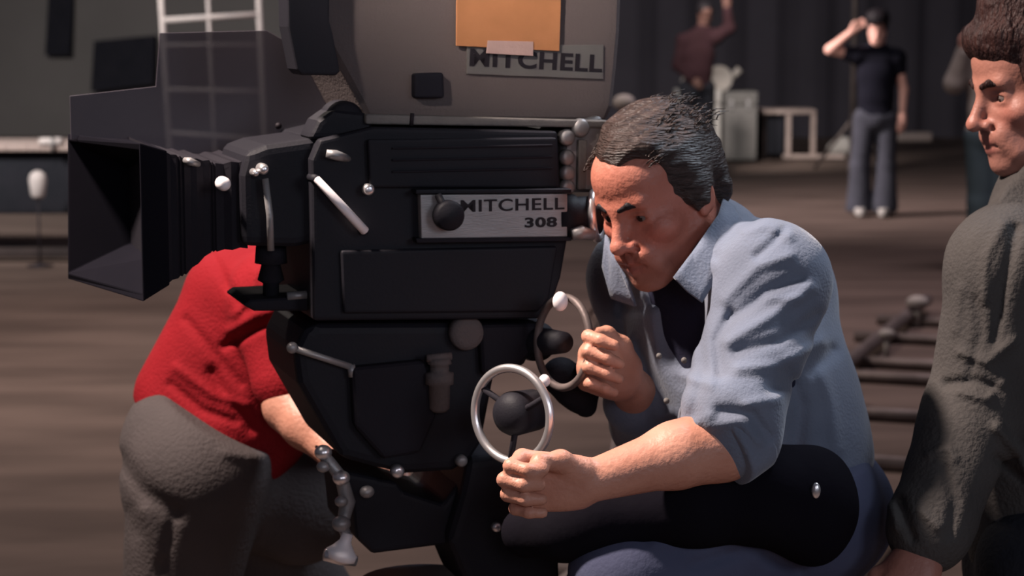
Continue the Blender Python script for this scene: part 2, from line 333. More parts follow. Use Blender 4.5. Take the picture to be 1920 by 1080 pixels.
# ---- anatomy
def basis(yaw, pitch, roll=0.0, away=0):
    """face direction: yaw 0 looks to -x (photo left), positive turns to the viewer; returns columns right, forward, up of the person"""
    Fv = np.array([-math.cos(yaw) * math.cos(pitch), -math.sin(yaw) * math.cos(pitch), -math.sin(pitch)])
    R = np.cross(Fv, [0, 0, 1]); R /= np.linalg.norm(R); U = np.cross(R, Fv)
    c, s_ = math.cos(roll), math.sin(roll); R2 = c * R + s_ * U; U2 = -s_ * R + c * U
    return np.stack([R2, Fv, U2], 1)
def head_field(F, H, B, s=1.0, closed=False, nose=1.0, jaw=1.0):
    H = np.array(H, float)
    def T(x, y, z): return H + B @ (np.array([x, y, z]) * s)
    def E(c, r, k=0.02, op=0): F.ell(T(*c), np.array(r) * s, B, k, op)
    def C(a, b, ra, rb, k=0.015, op=0): F.cone(T(*a), T(*b), ra * s, rb * s, k, op)
    E((0, -0.016, 0.040), (0.073, 0.094, 0.080))
    E((0, 0.022, -0.020), (0.062, 0.072, 0.085), 0.03)
    E((0, 0.048, 0.050), (0.056, 0.046, 0.046), 0.03)
    for q in (-1, 1):
        C((q * 0.054 * jaw, -0.004, -0.055), (q * 0.016, 0.068, -0.102), 0.017, 0.016, 0.03)
        E((q * 0.046, 0.056, -0.026), (0.020, 0.022, 0.018), 0.02)
        C((q * 0.038, 0.078, 0.020), (q * 0.012, 0.090, 0.016), 0.010, 0.009, 0.014)
        C((q * 0.024, 0.084, -0.058), (q * 0.034, 0.070, -0.085), 0.012, 0.012, 0.02)
    E((0, 0.080, -0.100), (0.020, 0.017, 0.017), 0.018)
    E((0, 0.078, -0.062), (0.030, 0.020, 0.028), 0.02)
    for q in (-1, 1): E((q * 0.032, 0.094, -0.002), (0.018, 0.015, 0.0135), 0.016, 1)
    for q in (-1, 1):
        E((q * 0.0315, 0.0715, -0.0015), (0.0155, 0.0125, 0.0130), 0.005)
        C((q * 0.019, 0.0820, 0.0040), (q * 0.044, 0.0755, 0.0030), 0.0040, 0.0040, 0.005)
        C((q * 0.020, 0.0810, -0.0085), (q * 0.043, 0.0750, -0.0080), 0.0036, 0.0038, 0.005)
        E((q * 0.0320, 0.0865, -0.0022), (0.0135, 0.0120, 0.0040), 0.002, 1)
    C((0, 0.087, 0.012), (0, 0.104 + .006 * nose, -0.030), 0.0085, 0.0095, 0.012)
    E((0, 0.103 + .008 * nose, -0.036), (0.0125, 0.012, 0.0105), 0.008)
    for q in (-1, 1):
        E((q * 0.0125, 0.096, -0.040), (0.0085, 0.012, 0.0085), 0.006)
        E((q * 0.0065, 0.102, -0.0475), (0.0036, 0.006, 0.004), 0.004, 1)
    C((0, 0.092, -0.048), (0, 0.095, -0.060), 0.005, 0.006, 0.008)
    C((-0.020, 0.088, -0.067), (0, 0.0965, -0.0645), 0.0045, 0.0062, 0.006); C((0.020, 0.088, -0.067), (0, 0.0965, -0.0645), 0.0045, 0.0062, 0.006)
    C((-0.018, 0.088, -0.075), (0, 0.0945, -0.0775), 0.0045, 0.0070, 0.006); C((0.018, 0.088, -0.075), (0, 0.0945, -0.0775), 0.0045, 0.0070, 0.006)
    C((-0.024, 0.094, -0.0712), (0, 0.104, -0.0708), 0.0018, 0.0022, 0.004, 1); C((0.024, 0.094, -0.0712), (0, 0.104, -0.0708), 0.0018, 0.0022, 0.004, 1)
    for q in (-1, 1):
        C((q * 0.017, 0.094, -0.042), (q * 0.034, 0.082, -0.066), 0.0025, 0.002, 0.008, 1)
        a = math.radians(14); R3 = B @ np.array([[math.cos(q * a), -math.sin(q * a), 0], [math.sin(q * a), math.cos(q * a), 0], [0, 0, 1]])
        F.ell(T(q * 0.076, -0.012, -0.006), np.array((0.007, 0.018, 0.031)) * s, R3, 0.006)
        F.ell(T(q * 0.083, -0.010, -0.002), np.array((0.005, 0.010, 0.018)) * s, R3, 0.005, 1)
        E((q * 0.076, -0.002, -0.030), (0.006, 0.008, 0.009), 0.006)
    return T
def neck_field(F, H, B, N, s=1.0, r=0.056):
    F.cone(H + B @ np.array([0, -0.028, -0.045]) * s, N, r * s, (r + .008) * s, 0.03)
def frame3(fwd_, side):
    d = np.array(fwd_, float); d /= np.linalg.norm(d); t = np.array(side, float); t -= d * (t @ d); t /= np.linalg.norm(t); return d, t, np.cross(d, t)
def hand_field(F, wrist, d, thumb, palm_sign, curls, thumb_pts=None, s=1.0, spread=0.0, wr=0.026):
    """d: wrist to knuckles, thumb: towards the thumb side, palm_sign*cross(d,thumb) points out of the palm; curls: per finger three joint angles"""
    d, t, n = frame3(d, thumb); n = n * palm_sign; w_ = np.array(wrist, float); tips = []
    kn = []
    for i in range(4):
        off = 0.030 - 0.020 * i; L = [0.088, 0.090, 0.085, 0.077][i]
        k_ = w_ + (d * L + t * off - n * 0.004 * (abs(i - 1.2) * -1 + 1)) * s; kn.append(k_)
        F.cone(w_ + (d * 0.006 + t * off * 0.55) * s, k_, 0.0165 * s, 0.0125 * s, 0.016)
    F.cone(w_ + d * 0.02 * s + t * 0.012 * s, w_ + d * 0.02 * s - t * 0.014 * s, 0.018 * s, 0.017 * s, 0.02)
    F.ell(w_ + (d * 0.048 + n * 0.006) * s, np.array((0.040, 0.036, 0.015)) * s, np.stack([d, t, n], 1), 0.015)
    Ls = [(0.042, 0.025, 0.021), (0.046, 0.029, 0.022), (0.043, 0.027, 0.022), (0.034, 0.021, 0.019)]
    for i in range(4):
        p = kn[i]; ang = 0.0; dd = d + t * spread * (1.5 - i); dd /= np.linalg.norm(dd); r0 = [0.0098, 0.0100, 0.0096, 0.0086][i] * s
        for j in range(3):
            ang += curls[i][j]; v = dd * math.cos(ang) + n * math.sin(ang); q = p + v * Ls[i][j] * s
            F.cone(p, q, r0 * (1.06 - .07 * j), r0 * (0.99 - .08 * j), 0.0035 if j else 0.007); p = q
        tips.append((p, v))
    if thumb_pts is None: thumb_pts = [(0.014, 0.022, 0.006), (0.042, 0.044, 0.012), (0.074, 0.050, 0.014), (0.098, 0.044, 0.020)]
    tp = [w_ + (d * a + t * b + n * c) * s for a, b, c in thumb_pts]
    F.chain(tp, [0.017 * s, 0.0135 * s, 0.0108 * s, 0.0088 * s], 0.010)
    return kn, tips
def bounds(F_pts, pad): a = np.array(F_pts); return a.min(0) - pad, a.max(0) + pad
def set_tone(o, fn):
    me = o.data; n = len(me.vertices); co = np.empty(n * 3, np.float32); me.vertices.foreach_get('co', co); co = co.reshape(-1, 3)
    c = np.ones((n, 4), np.float32); c[:, :3] = fn(co); a = me.color_attributes.new('tone', 'FLOAT_COLOR', 'POINT'); a.data.foreach_set('color', c.ravel())
def face_tone(H, B, s=1.0, stubble=0.25, ruddy_dim=0.0):
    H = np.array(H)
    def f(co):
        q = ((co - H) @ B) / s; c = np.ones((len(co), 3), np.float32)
        hd_ = 1 / (1 + np.exp((np.linalg.norm(q / np.array([.10, .13, .14]), axis=1)[:, None] - 1.0) * 14)); c = c * (1 - hd_ * ruddy_dim * np.array([0.22, 0.42, 0.42]))  # shade worked into the head's skin colour, along with some redness
        def g(c0, r): return np.exp(-(((q - np.array(c0)) / np.array(r)) ** 2).sum(1))[:, None]
        lip = np.clip(g((0, 0.097, -0.0645), (0.020, .012, .0055)) + g((0, 0.095, -0.0775), (0.018, .012, .006)), 0, 1)
        c = c * (1 - lip * np.array([0.15, 0.42, 0.35]))
        ch = np.clip(g((0.045, .07, -.03), (.022, .03, .02)) + g((-.045, .07, -.03), (.022, .03, .02)) + g((0, .11, -.036), (.016, .02, .014)), 0, 1)
        c = c * (1 - ch * np.array([0.0, 0.14, 0.12]))
        st = np.clip(g((0, .07, -.09), (.055, .06, .030)) + .6 * g((0, .09, -.056), (.03, .03, .010)), 0, 1)
        c = c * (1 - st * stubble * np.array([0.9, 0.75, 0.6])); return c
    return f
def eyes(parent, H, B, s=1.0, look=(0, 1, -0.1)):
    for q in (-1, 1):
        c = np.array(H) + B @ (np.array([q * 0.0315, 0.0712, -0.0020]) * s)
        bm = NB(); ball(bm, (0, 0, 0), 0.0125 * s, seg=20)
        o = obj('eye', bm, M['eye'], parent); o.data.materials.append(M['iris']); lv = B @ np.array(look, float); lv /= np.linalg.norm(lv)
        for p in o.data.polygons:
            if np.array(p.center) @ lv > 0.0125 * s * 0.90: p.material_index = 1
        o.location = c
def brows(parent, H, B, m, s=1.0, w=1.0):
    for q in (-1, 1):
        F = Field(); T = lambda x, y, z: np.array(H) + B @ (np.array([x, y, z]) * s)
        pts = [T(q * .013, .0975, .0175), T(q * .028, .0925, .0225), T(q * .046, .0795, .0185)]
        F.chain(pts, [.0030 * s * w, .0036 * s * w, .0020 * s * w], .004); nz = sines(700, 3); F.disp = lambda p, d: .0006 * nz(p)
        lo, hi = bounds(pts, .012); obj('eyebrow', mesh_field(F, lo, hi, .0014, B=8), m, parent)

def torso(F, hipL, hipR, shL, shR, neck, fat=0.0, belly=0.0, k=0.05):
    """hips, shoulders, neck base points"""
    hipL, hipR, shL, shR, neck = [np.array(v, float) for v in (hipL, hipR, shL, shR, neck)]
    pel = (hipL + hipR) / 2; shc = (shL + shR) / 2; up = neck - pel; up /= np.linalg.norm(up)
    x = shR - shL; x -= up * (x @ up); x /= np.linalg.norm(x); y = np.cross(up, x); R = np.stack([x, y, up], 1)
    L = np.linalg.norm(neck - pel); ch = pel + (shc - pel) * 0.68
    F.ell(ch, (0.165 + fat, 0.112 + fat, 0.20), R, k)
    F.ell(pel + (shc - pel) * 0.34 + y * 0.008, (0.148 + fat + belly * .5, 0.105 + fat + belly, 0.17), R, k)
    F.ell(pel + up * 0.02, (0.160 + fat, 0.115 + fat, 0.12), R, k)
    F.cone(shL, shR, 0.056 + fat, 0.056 + fat, k)
    F.cone(neck, shL * .6 + shR * .4, 0.052 + fat, 0.06 + fat, k); F.cone(neck, shR * .6 + shL * .4, 0.052 + fat, 0.06 + fat, k)
    for s_, q in ((shL, -1), (shR, 1)): F.cone(neck - up * .01, s_, 0.040 + fat, 0.058 + fat, k)
    return R, pel

# ================================================================== SETTING
bm = NB(); box(bm, (-22, -4, -0.2), (22, 34, 0)); tag(obj('floor', bm, M['floor'], smooth=False), kind='structure')
WY = 31.0
bm = NB(); box(bm, (-16, WY, 0), (1.35, WY + .3, 9)); tag(obj('wall_back', bm, M['wall_l'], smooth=False), kind='structure')
bm = NB()
n = 150; vs = []
for i in range(n + 1):
    x = 1.3 + i * 14 / n; y = WY - 0.15 + 0.07 * math.sin(i * 0.9) + .03 * math.sin(i * 2.3); vs.append((bm.verts.new((x, y, 0)), bm.verts.new((x, y, 9))))
for a, b in zip(vs[:-1], vs[1:]): bm.faces.new((a[0], b[0], b[1], a[1]))
tag(obj('wall_right', bm, M['wall_r']), kind='structure')
def wall_patch(name, pts, d):
    bm = NB(); prism(bm, [P(x, y, d) for x, y in pts], (0, 0.10, 0), 0.01); return tag(obj(name, bm, M['opening'], smooth=False), kind='structure')
wall_patch('window_1', [(92, -40), (140, -40), (131, 104), (84, 104)], 30.6)
wall_patch('window_2', [(176, 77), (291, 66), (287, 158), (170, 172)], 30.6)
# little low skirting along the drape foot
bm = NB(); a = P(1600, 250, 30); b = P(1745, 244, 30); box(bm, (a[0], a[1] - .1, 0.0), (b[0], a[1] + .1, 0.12), .01)
tag(obj('floor_batten', bm, M['pale_wood']), 'pale timber batten lying on the floor right of the saluting man', 'batten')

# ================================================================== BACKGROUND THINGS
# white lattice scaffold on the left
d = 14.6; base = G(395, 510)
lad = tag(empty('scaffold_frame', (float(base[0]), float(base[1]), 0)), 'white painted lattice scaffold frame standing before the grey wall', 'scaffold frame')
y0 = base[1]
def LP(px, py):
    r = ray(px, py); t = y0 / r[1]; q = CAM + t * r; return (q[0] - base[0], 0, q[2])
zt = 2.7
def post(name, pxt, pxb, r=.016, m=M['white']):
    t = LP(pxt, 0); b = LP(pxb, 265); sl = (t[0] - b[0]) / (t[2] - b[2]); b0 = (b[0] - b[2] * sl, 0, 0.0); t0 = (b[0] + (zt - b[2]) * sl, 0, zt)
    bm = NB(); cyl(bm, b0, t0, r, seg=12); obj(name, bm, m, lad)
post('upright', 302, 318, .020); post('upright', 485, 497, .020); post('middle_bar', 390, 402, .013)
for (xa, ya), (xb, yb), r in (((304, 38), (487, 27), .019), ((308, 84), (489, 84), .012), ((313, 167), (492, 172), .014), ((317, 248), (496, 262), .015), ((300, -42), (484, -50), .015)):
    bm = NB(); a = LP(xa, ya); b = LP(xb, yb); cyl(bm, a, b, r, seg=12); obj('rung', bm, M['white'], lad)
for z in (0.12, 0.40, 0.68):
    bm = NB(); cyl(bm, (-.30, 0, z), (.36, 0, z), .014, seg=12); obj('rung', bm, M['white'], lad)

# table at the left edge
tb = G(20, 492); tl = tag(empty('work_table', (float(tb[0]), float(tb[1]), 0)), 'pale topped work table at the left edge with a dark block for the shade below', 'table')
z0 = float(P(60, 268, tb[1] / FWD[1])[2])
zt_ = 0.84
bm = NB(); box(bm, (-1.6, -.02, zt_ - .05), (.75, .75, zt_), .012); obj('tabletop', bm, M['pale_wood'], tl)
for x in (-.35, .62):
    for y in (0.06, .66):
        bm = NB(); cyl(bm, (x, y, 0), (x, y, zt_ - .05), .03, .035); obj('leg', bm, M['darkwood'], tl)
bm = NB(); box(bm, (-1.5, .06, .34), (.66, .62, zt_ - .06), .02); obj('under_table_shade', bm, M['darktr'], tl)  # dark block standing in for the shade under the tabletop
bm = NB(); box(bm, (-1.5, .02, .03), (.70, .10, .10), .01); obj('shadow_band', bm, M['darkwood'], tl)  # dark strip standing in for the shadow along the table foot
k = tag(empty('clamp_lamp', (float(tb[0]) + .33, float(tb[1]) - .02, zt_)), 'small pale clamp at the right end of the left work table', 'clamp')
bm = NB(); box(bm, (-.10, -.02, 0), (.06, .08, .045), .012); obj('jaw', bm, M['white'], k); bm = NB(); cyl(bm, (0, -.03, -.05), (0, -.03, .05), .012); obj('screw', bm, M['steel'], k)
k = tag(empty('cable_reel', (float(tb[0]) - .33, float(tb[1]) + .2, zt_)), 'pinkish cloth bundle on the tabletop at the far left edge', 'bundle')
k.name = 'cloth_bundle'
F = Field(); F.ell((0, 0, .03), (.12, .10, .04)).ell((.05, .02, .05), (.06, .06, .03)); nz = sines(40, 5); F.disp = lambda p, d_: .006 * nz(p)
obj('folded_cloth', mesh_field(F, (-.2, -.2, -.05), (.2, .2, .15), .008, B=10), M['cream'], k)
k = P(78, 342, tb[1] / FWD[1] * .985)
kk = tag(empty('tin_bucket', (float(k[0]), float(k[1]) - .12, 0)), 'pale round tin on a low stand in the shade before the left work table', 'tin')
bm = NB(); lathe(bm, (0, 0, k[2] - .10), (0, 0, k[2] + .1), [(0, .035), (.02, .05), (.13, .062), (.17, .05), (.19, .02)]); obj('tin', bm, M['white'], kk)
bm = NB(); tube(bm, [(0, 0, 0), (0, 0, k[2] - .085)], .007); lathe(bm, (0, 0, 0), (0, 0, .03), [(0, .09), (.01, .09), (.02, .03), (.03, .012)]); obj('stand', bm, M['ink'], kk)

# table and crates at right back
c = G(1440, 300); dpt = float(c[1]) / FWD[1]
def BK(px, z, yy=None):
    y = float(c[1]) if yy is None else yy; r = ray(px, 200); t = y / r[1]; return float((CAM + t * r)[0])
bt = tag(empty('trestle_bench', (float(c[0]), float(c[1]), 0)), 'low pale trestle bench with dark panel beside the equipment crates', 'bench')
x0 = BK(1424, .5) - c[0]; x1 = BK(1530, .5) - c[0]
bm = NB(); box(bm, (x0, -.05, .56), (x1, .6, .61), .01); obj('bench_top', bm, M['pale_wood'], bt)
for xx in (x1 - .03, x1 - .33, x0 + .05):
    bm = NB(); box(bm, (xx - .03, -.03, 0), (xx + .03, .04, .56), .008); obj('leg', bm, M['pale_wood'] if xx != x0 + .05 else M['darkwood'], bt)
bm = NB(); box(bm, (x0 + .02, .05, .06), (x1 - .38, .5, .54), .02); obj('dark_panel', bm, M['darktr'], bt)
bm = NB(); box(bm, (x1 - .40, -.08, .02), (x1 + .35, 0.0, .07), .01); obj('ground_rail', bm, M['pale_wood'], bt)
o = P(1575, 268, dpt * .99)
F = Field(); o = o + np.array([.12, .5, 0]); F.ell((o[0], o[1], .14), (.15, .12, .12)).ell((o[0] - .1, o[1], .1), (.12, .1, .09)); F.disp = lambda p, d_: .015 * sines(25, 8)(p)
lo, hi = bounds([(o[0], o[1], .13)], .35); tag(obj('canvas_sack', mesh_field(F, lo, hi, .016, B=10), M['pale']), 'small pale canvas sack on the floor right of the trestle bench', 'sack')
def crate(name, pxs, ytop, ybot, y, m, label, cat, dz=0.0, dep=.5):
    ra = ray(pxs[0], ytop); xa = y / ra[1] * ra[0]; xb = y / ra[1] * ray(pxs[1], ytop)[0]; zt = CAM_H + y / ray(0, ytop)[1] * ray(960, ytop)[2]; zb = max(0, CAM_H + y / ray(960, ybot)[1] * ray(960, ybot)[2])
    e = tag(empty(name, ((xa + xb) / 2, y, zb)), label, cat); w_ = (xb - xa) / 2; h = zt - zb
    bm = NB(); box(bm, (-w_, 0, 0), (w_, dep, h * .80), .012); obj('case_body', bm, m, e)
    bm = NB(); box(bm, (-w_ * 1.02, -.01, h * .81), (w_ * 1.02, dep + .01, h), .012); obj('lid', bm, m, e)
    for q in (-.5, .5):
        bm = NB(); box(bm, (q * w_ - .02, -.02, h * .74), (q * w_ + .02, -.011, h * .88), .003); obj('latch', bm, M['steel'], e)
    return e, h, w_
yy = float(c[1]) - .6
crate('equipment_case', (1270, 1352), 168, 300, yy, M['pale'], 'pale grey equipment case behind the operator head, taller of the two', 'equipment case')
crate('equipment_case', (1356, 1420), 172, 300, yy + .1, M['plate2'], 'darker grey equipment case touching the trestle bench end', 'equipment case')
def on(px, py, y): r = ray(px, py); return CAM + y / r[1] * r
q = on(1348, 148, yy + .15); e = tag(empty('small_reflector_lamp', (float(q[0]), float(q[1]), float(on(1348, 166, yy + .15)[2]))), 'round pale reflector lamp on top of the tall equipment case', 'lamp'); h = float(q[2]) - e.location.z
bm = NB(); lathe(bm, (0, .12, h), (0, -.1, h), [(0, .05), (.05, .12), (.16, .16), (.165, .15), (.10, .10)]); obj('reflector', bm, M['cream'], e)
bm = NB(); box(bm, (-.06, .02, -.005), (.06, .14, .02), .004); cyl(bm, (0, .08, 0), (0, .08, h), .015); obj('stand', bm, M['steel'], e)
bm = NB(); cyl(bm, (.13, .05, h - .02), (.25, .02, h + .12), .03, .045); obj('barn_door', bm, M['cream'], e)
q = on(1283, 155, yy + .2)
for px, s_, lab in ((1283, 1, 'slim pale canister on the left edge of the tall equipment case'), (1306, 1.25, 'wider pale canister beside the slim one on the tall case')):
    q = on(px, 168, yy + .2); bm = NB(); lathe(bm, q, q + np.array([0, 0, .2]), [(0, .045 * s_), (.10 * s_, .045 * s_), (.13 * s_, .03), (.16 * s_, .025), (.165 * s_, .012)], seg=18)
    tag(obj('canister', bm, M['cream']), lab, 'canister')
# pale round globe on a stand behind operator's hair
q = on(1170, 192, 12.0); e = tag(empty('globe_lamp_stand', (float(q[0]), 12.0, 0)), 'dim round globe on a thin stand behind the operator head', 'lamp')
bm = NB(); ball(bm, (0, 0, q[2]), .055, (1.15, 1, .85)); obj('globe', bm, M['cream'], e)
bm = NB(); cyl(bm, (0, 0, .02), (0, 0, q[2] - .04), .014); obj('pole', bm, M['trackmetal'], e)
for a in range(3):
    bm = NB(); cyl(bm, (0, 0, .30), (.35 * math.cos(a * 2.1), .35 * math.sin(a * 2.1), .015), .012); obj('leg', bm, M['trackmetal'], e)
# thin pale pole right of cap man
q = on(1603, 20, 24.0); e = tag(empty('lighting_stand', (float(q[0]), 24.0, 0)), 'tall thin lighting stand against the dark drape behind the saluting man', 'stand')
bm = NB(); cyl(bm, (0, 0, 0), (0, 0, 4.2), .035, .03); obj('pole', bm, M['trackmetal'], e)
for a in range(3):
    bm = NB(); cyl(bm, (0, 0, .6), (.5 * math.cos(a * 2.1 + .3), .5 * math.sin(a * 2.1 + .3), .02), .02); obj('leg', bm, M['trackmetal'], e)

# dolly track on the floor, right
rail_a0 = G(1570, 722); rail_a1 = G(1742, 580)
dv = (rail_a1 - rail_a0); dv /= np.linalg.norm(dv)
rb = G(1662, 1030); rb2 = G(1745, 925)
pv = np.array([dv[1], -dv[0], 0])
tr = tag(empty('camera_dolly_track', tuple(float(v) for v in rail_a0)), 'dolly track of worn metal rails and cross ties on the dirt floor', 'dolly track')
L0 = np.array(rail_a0)
def loc(p): return Vector((float(p[0] - L0[0]), float(p[1] - L0[1]), float(p[2])))
bm = NB(); cyl(bm, loc(rail_a0 - dv * 4.6 + [0, 0, .07]), loc(rail_a0 + dv * 2.7 + [0, 0, .07]), .035, seg=16); obj('rail', bm, M['trackmetal'], tr)
gauge = float((rb - rail_a0) @ pv)
bm = NB(); a = rail_a0 + pv * gauge; cyl(bm, loc(a - dv * 4.6 + [0, 0, .07]), loc(a + dv * 2.7 + [0, 0, .07]), .035, seg=16); obj('rail', bm, M['trackmetal'], tr)
for py in (1140, 1000, 878, 786, 716, 688, 640, 606):
    s0 = G(1600, py); a = rail_a0 + dv * float((s0 - rail_a0) @ dv); bm = NB()
    A = loc(a - pv * .18 + [0, 0, .03]); Bv = loc(a + pv * (gauge + .18) + [0, 0, .03]); cyl(bm, A, Bv, .028, seg=14); obj('cross_tie', bm, M['trackmetal'], tr)
for i, (px, py, r) in enumerate(((1720, 567, .05), (1663, 627, .034), (1602, 735, .028))):
    q = G(px, py, .14 if i < 2 else .06); bm = NB(); ball(bm, loc(q) + Vector((0, 0, 0)), r, (1.25, 1, .8)); cyl(bm, loc((q[0], q[1], 0.0)), loc(q), r * .45)
    obj('locking_knob', bm, M['cream'], tr, label='pale locking knob')

# ================================================================== FILM CAMERA
A = math.radians(17); RT = np.array([-0.14, 3.27, 0.0])
U = np.array([math.cos(A), math.sin(A), 0]); W = np.array([-math.sin(A), math.cos(A), 0])   # U towards the eyepiece, W away from the viewer
def K(px, py, yl):
    """local point on the vertical plane y=yl of the camera"""
    r = ray(px, py); t = ((RT + W * yl - CAM) @ W) / (r @ W); q = CAM + t * r - RT; return Vector((float(q @ U), yl, float(q[2])))
camr = tag(empty('film_camera', tuple(RT), A), 'large black studio film camera on a geared head with grey magazine housing', 'film camera')
YN = -0.165
def slab(name, pts, y0, y1, m, bev=.008, label=None, parent=camr):
    bm = NB(); prism(bm, [K(x, y, y0) for x, y in pts], (0, y1 - y0, 0), bev); return obj(name, bm, m, parent, smooth=False, label=label)
body = slab('camera_body', [(584, 300), (600, 262), (700, 238), (1046, 246), (1052, 355), (1066, 362), (1066, 440), (1052, 520), (1026, 598), (588, 602)], YN, .17, M['black'], .012)
slab('side_door', [(690, 262), (1044, 258), (1048, 352), (694, 352)], YN - .012, YN + .01, M['black'], .004)
for yy_ in (278, 300, 322):
    bm = NB(); a = K(735, yy_, YN - .013); b = K(1035, yy_ - 2, YN - .013); box(bm, (a.x, YN - .016, a.z - .0015), (b.x, YN - .011, a.z + .0015), .0008); obj('door_rib', bm, M['black2'], camr)
slab('lower_door', [(640, 470), (1046, 462), (1030, 560), (1010, 585), (645, 588)], YN - .01, YN + .01, M['black'], .005)
# nameplate
pl = slab('nameplate', [(788, 365), (1064, 363), (1064, 444), (790, 448)], YN - .022, YN - .005, M['plate'], .002, label='worn silver nameplate with maker lettering')
a = K(864, 398, YN - .022); b = K(1058, 398, YN - .022); t = K(864, 375, YN - .022)
text('lettering', 'MITCHELL', M['ink'], pl, a, (1, 0, 0), (0, 0, 1), t.z - a.z, b.x - a.x, .0015, .012)
a = K(984, 427, YN - .022); b = K(1044, 427, YN - .022); t = K(984, 408, YN - .022)
text('lettering', '308', M['ink'], pl, a, (1, 0, 0), (0, 0, 1), t.z - a.z, b.x - a.x, .0015, .03)
bm = NB(); c0 = K(836, 402, YN - .022); bm2 = NB(); lathe(bm2, c0, c0 + Vector((0, -.03, 0)), [(0, .016), (.006, .022), (.022, .022), (.028, .018)]); obj('round_knob', bm2, M['black'], camr)
bm = NB(); tube(bm, [K(822, 366, YN - .03), K(832, 385, YN - .04), K(838, 400, YN - .04)], .005); obj('knob_lever', bm, M['black'], camr)
# edge bead above plate
slab('plate_bead', [(780, 356), (1072, 354), (1072, 362), (780, 364)], YN - .028, YN, M['black'], .002)
slab('plate_sill', [(780, 447), (1072, 444), (1072, 452), (782, 456)], YN - .024, YN, M['black2'], .002)
# magazine housing (grey)
mg = slab('magazine_housing', [(560, -260), (1178, -260), (1166, 60), (1160, 130), (1152, 200), (1140, 232), (690, 228), (655, 160), (600, 60)], YN + .035, .15, M['greycam'], .02, label='grey crackle painted magazine housing')
slab('housing_rim', [(686, 214), (1146, 226), (1146, 240), (686, 233)], YN + .01, .15, M['rim'], .004, parent=mg, label='pale worn rim')
slab('housing_latch', [(778, 138), (832, 136), (834, 184), (778, 184)], YN + .015, YN + .045, M['opening'], .005, parent=mg, label='square black latch')
bm = NB(); a = K(773, 212, YN + .01); b = K(771, 236, YN + .01); cyl(bm, a, b, .003); obj('hinge_pin', bm, M['ink'], mg)
pl2 = slab('maker_plate', [(876, 86), (1132, 84), (1131, 149), (876, 139)], YN + .030, YN + .040, M['plate2'], .001, parent=mg, label='grey maker plate with black lettering')
a = K(880, 124, YN + .030); b = K(1128, 136, YN + .030); t = K(880, 90, YN + .030); xd = (b - a); Lx = xd.length; xd.normalize()
tx = text('lettering', 'MITCHELL', M['ink'], mg, a, xd, xd.cross(Vector((0, 1, 0))) * 1, (t.z - a.z), Lx, .0015, .03)
slab('camera_report_card', [(857, -60), (1054, -60), (1049, 96), (856, 86)], YN + .024, YN + .0285, M['tape_paper'], .0008, parent=mg, label='orange kraft card taped over the maker plate')
slab('cloth_tape', [(915, 76), (1000, 78), (1000, 105), (912, 100)], YN + .0215, YN + .0238, M['tape'], .0005, parent=mg, label='strip of pale cloth tape')
# magazine throat cover, black
slab('magazine_throat_cover', [(534, -220), (618, -220), (618, 40), (624, 62), (638, 134), (630, 142), (566, 141), (556, 130), (540, 50)], YN - .02, YN + .05, M['black'], .008)
bm = NB(); lathe(bm, K(650, 226, -.14), K(650, 226, -.14) + Vector((0, .08, 0)), [(0, .022), (.01, .028), (.06, .028), (.08, .022)])
obj('magazine_lock', bm, M['black'], camr)
slab('front_shoulder', [(578, 262), (596, 226), (625, 205), (690, 212), (700, 240), (700, 262)], YN + .02, YN + .10, M['black'], .010)
# lens housing and bellows
slab('lens_housing', [(452, 330), (462, 286), (500, 272), (600, 258), (600, 455), (552, 464), (455, 462)], YN + .025, .07, M['black'], .014)
bm = NB()
rings = [(262, 560, .262, .165), (300, 0, 0, 0)]
def quadring(bmm, px, pt, pb, y0, y1):
    a = K(px, pt, y0); b = K(px, pb, y0); x = a.x; return [bmm.verts.new(v) for v in (Vector((x, y0, a.z)), Vector((x, y1, a.z)), Vector((x, y1, b.z)), Vector((x, y0, b.z)))]
prev = None; first = None
prof = [(286, 276, 545, -.150, .150), (330, 290, 522, -.142, .142), (345, 294, 515, -.136, .136), (392, 300, 474, -.125, .125), (404, 306, 472, -.118, .118), (462, 300, 466, -.125, .125)]
fine = []
for i in range(len(prof) - 1):
    for k_ in range(4):
        t = k_ / 4; v = [prof[i][j] * (1 - t) + prof[i + 1][j] * t for j in range(5)]
        if k_ % 2: v[1] += 3; v[2] -= 3; v[3] += .004; v[4] -= .004
        fine.append(v)
fine.append(list(prof[-1]))
for v in fine:
    r_ = quadring(bm, *v)
    if prev:
        for k_ in range(4): bm.faces.new((prev[k_], prev[(k_ + 1) % 4], r_[(k_ + 1) % 4], r_[k_]))
    else: first = r_
    prev = r_
bm.faces.new(prev); bm.faces.new(first[::-1]); bmesh.ops.recalc_face_normals(bm, faces=bm.faces)
obj('bellows', bm, M['black2'], camr, smooth=False)
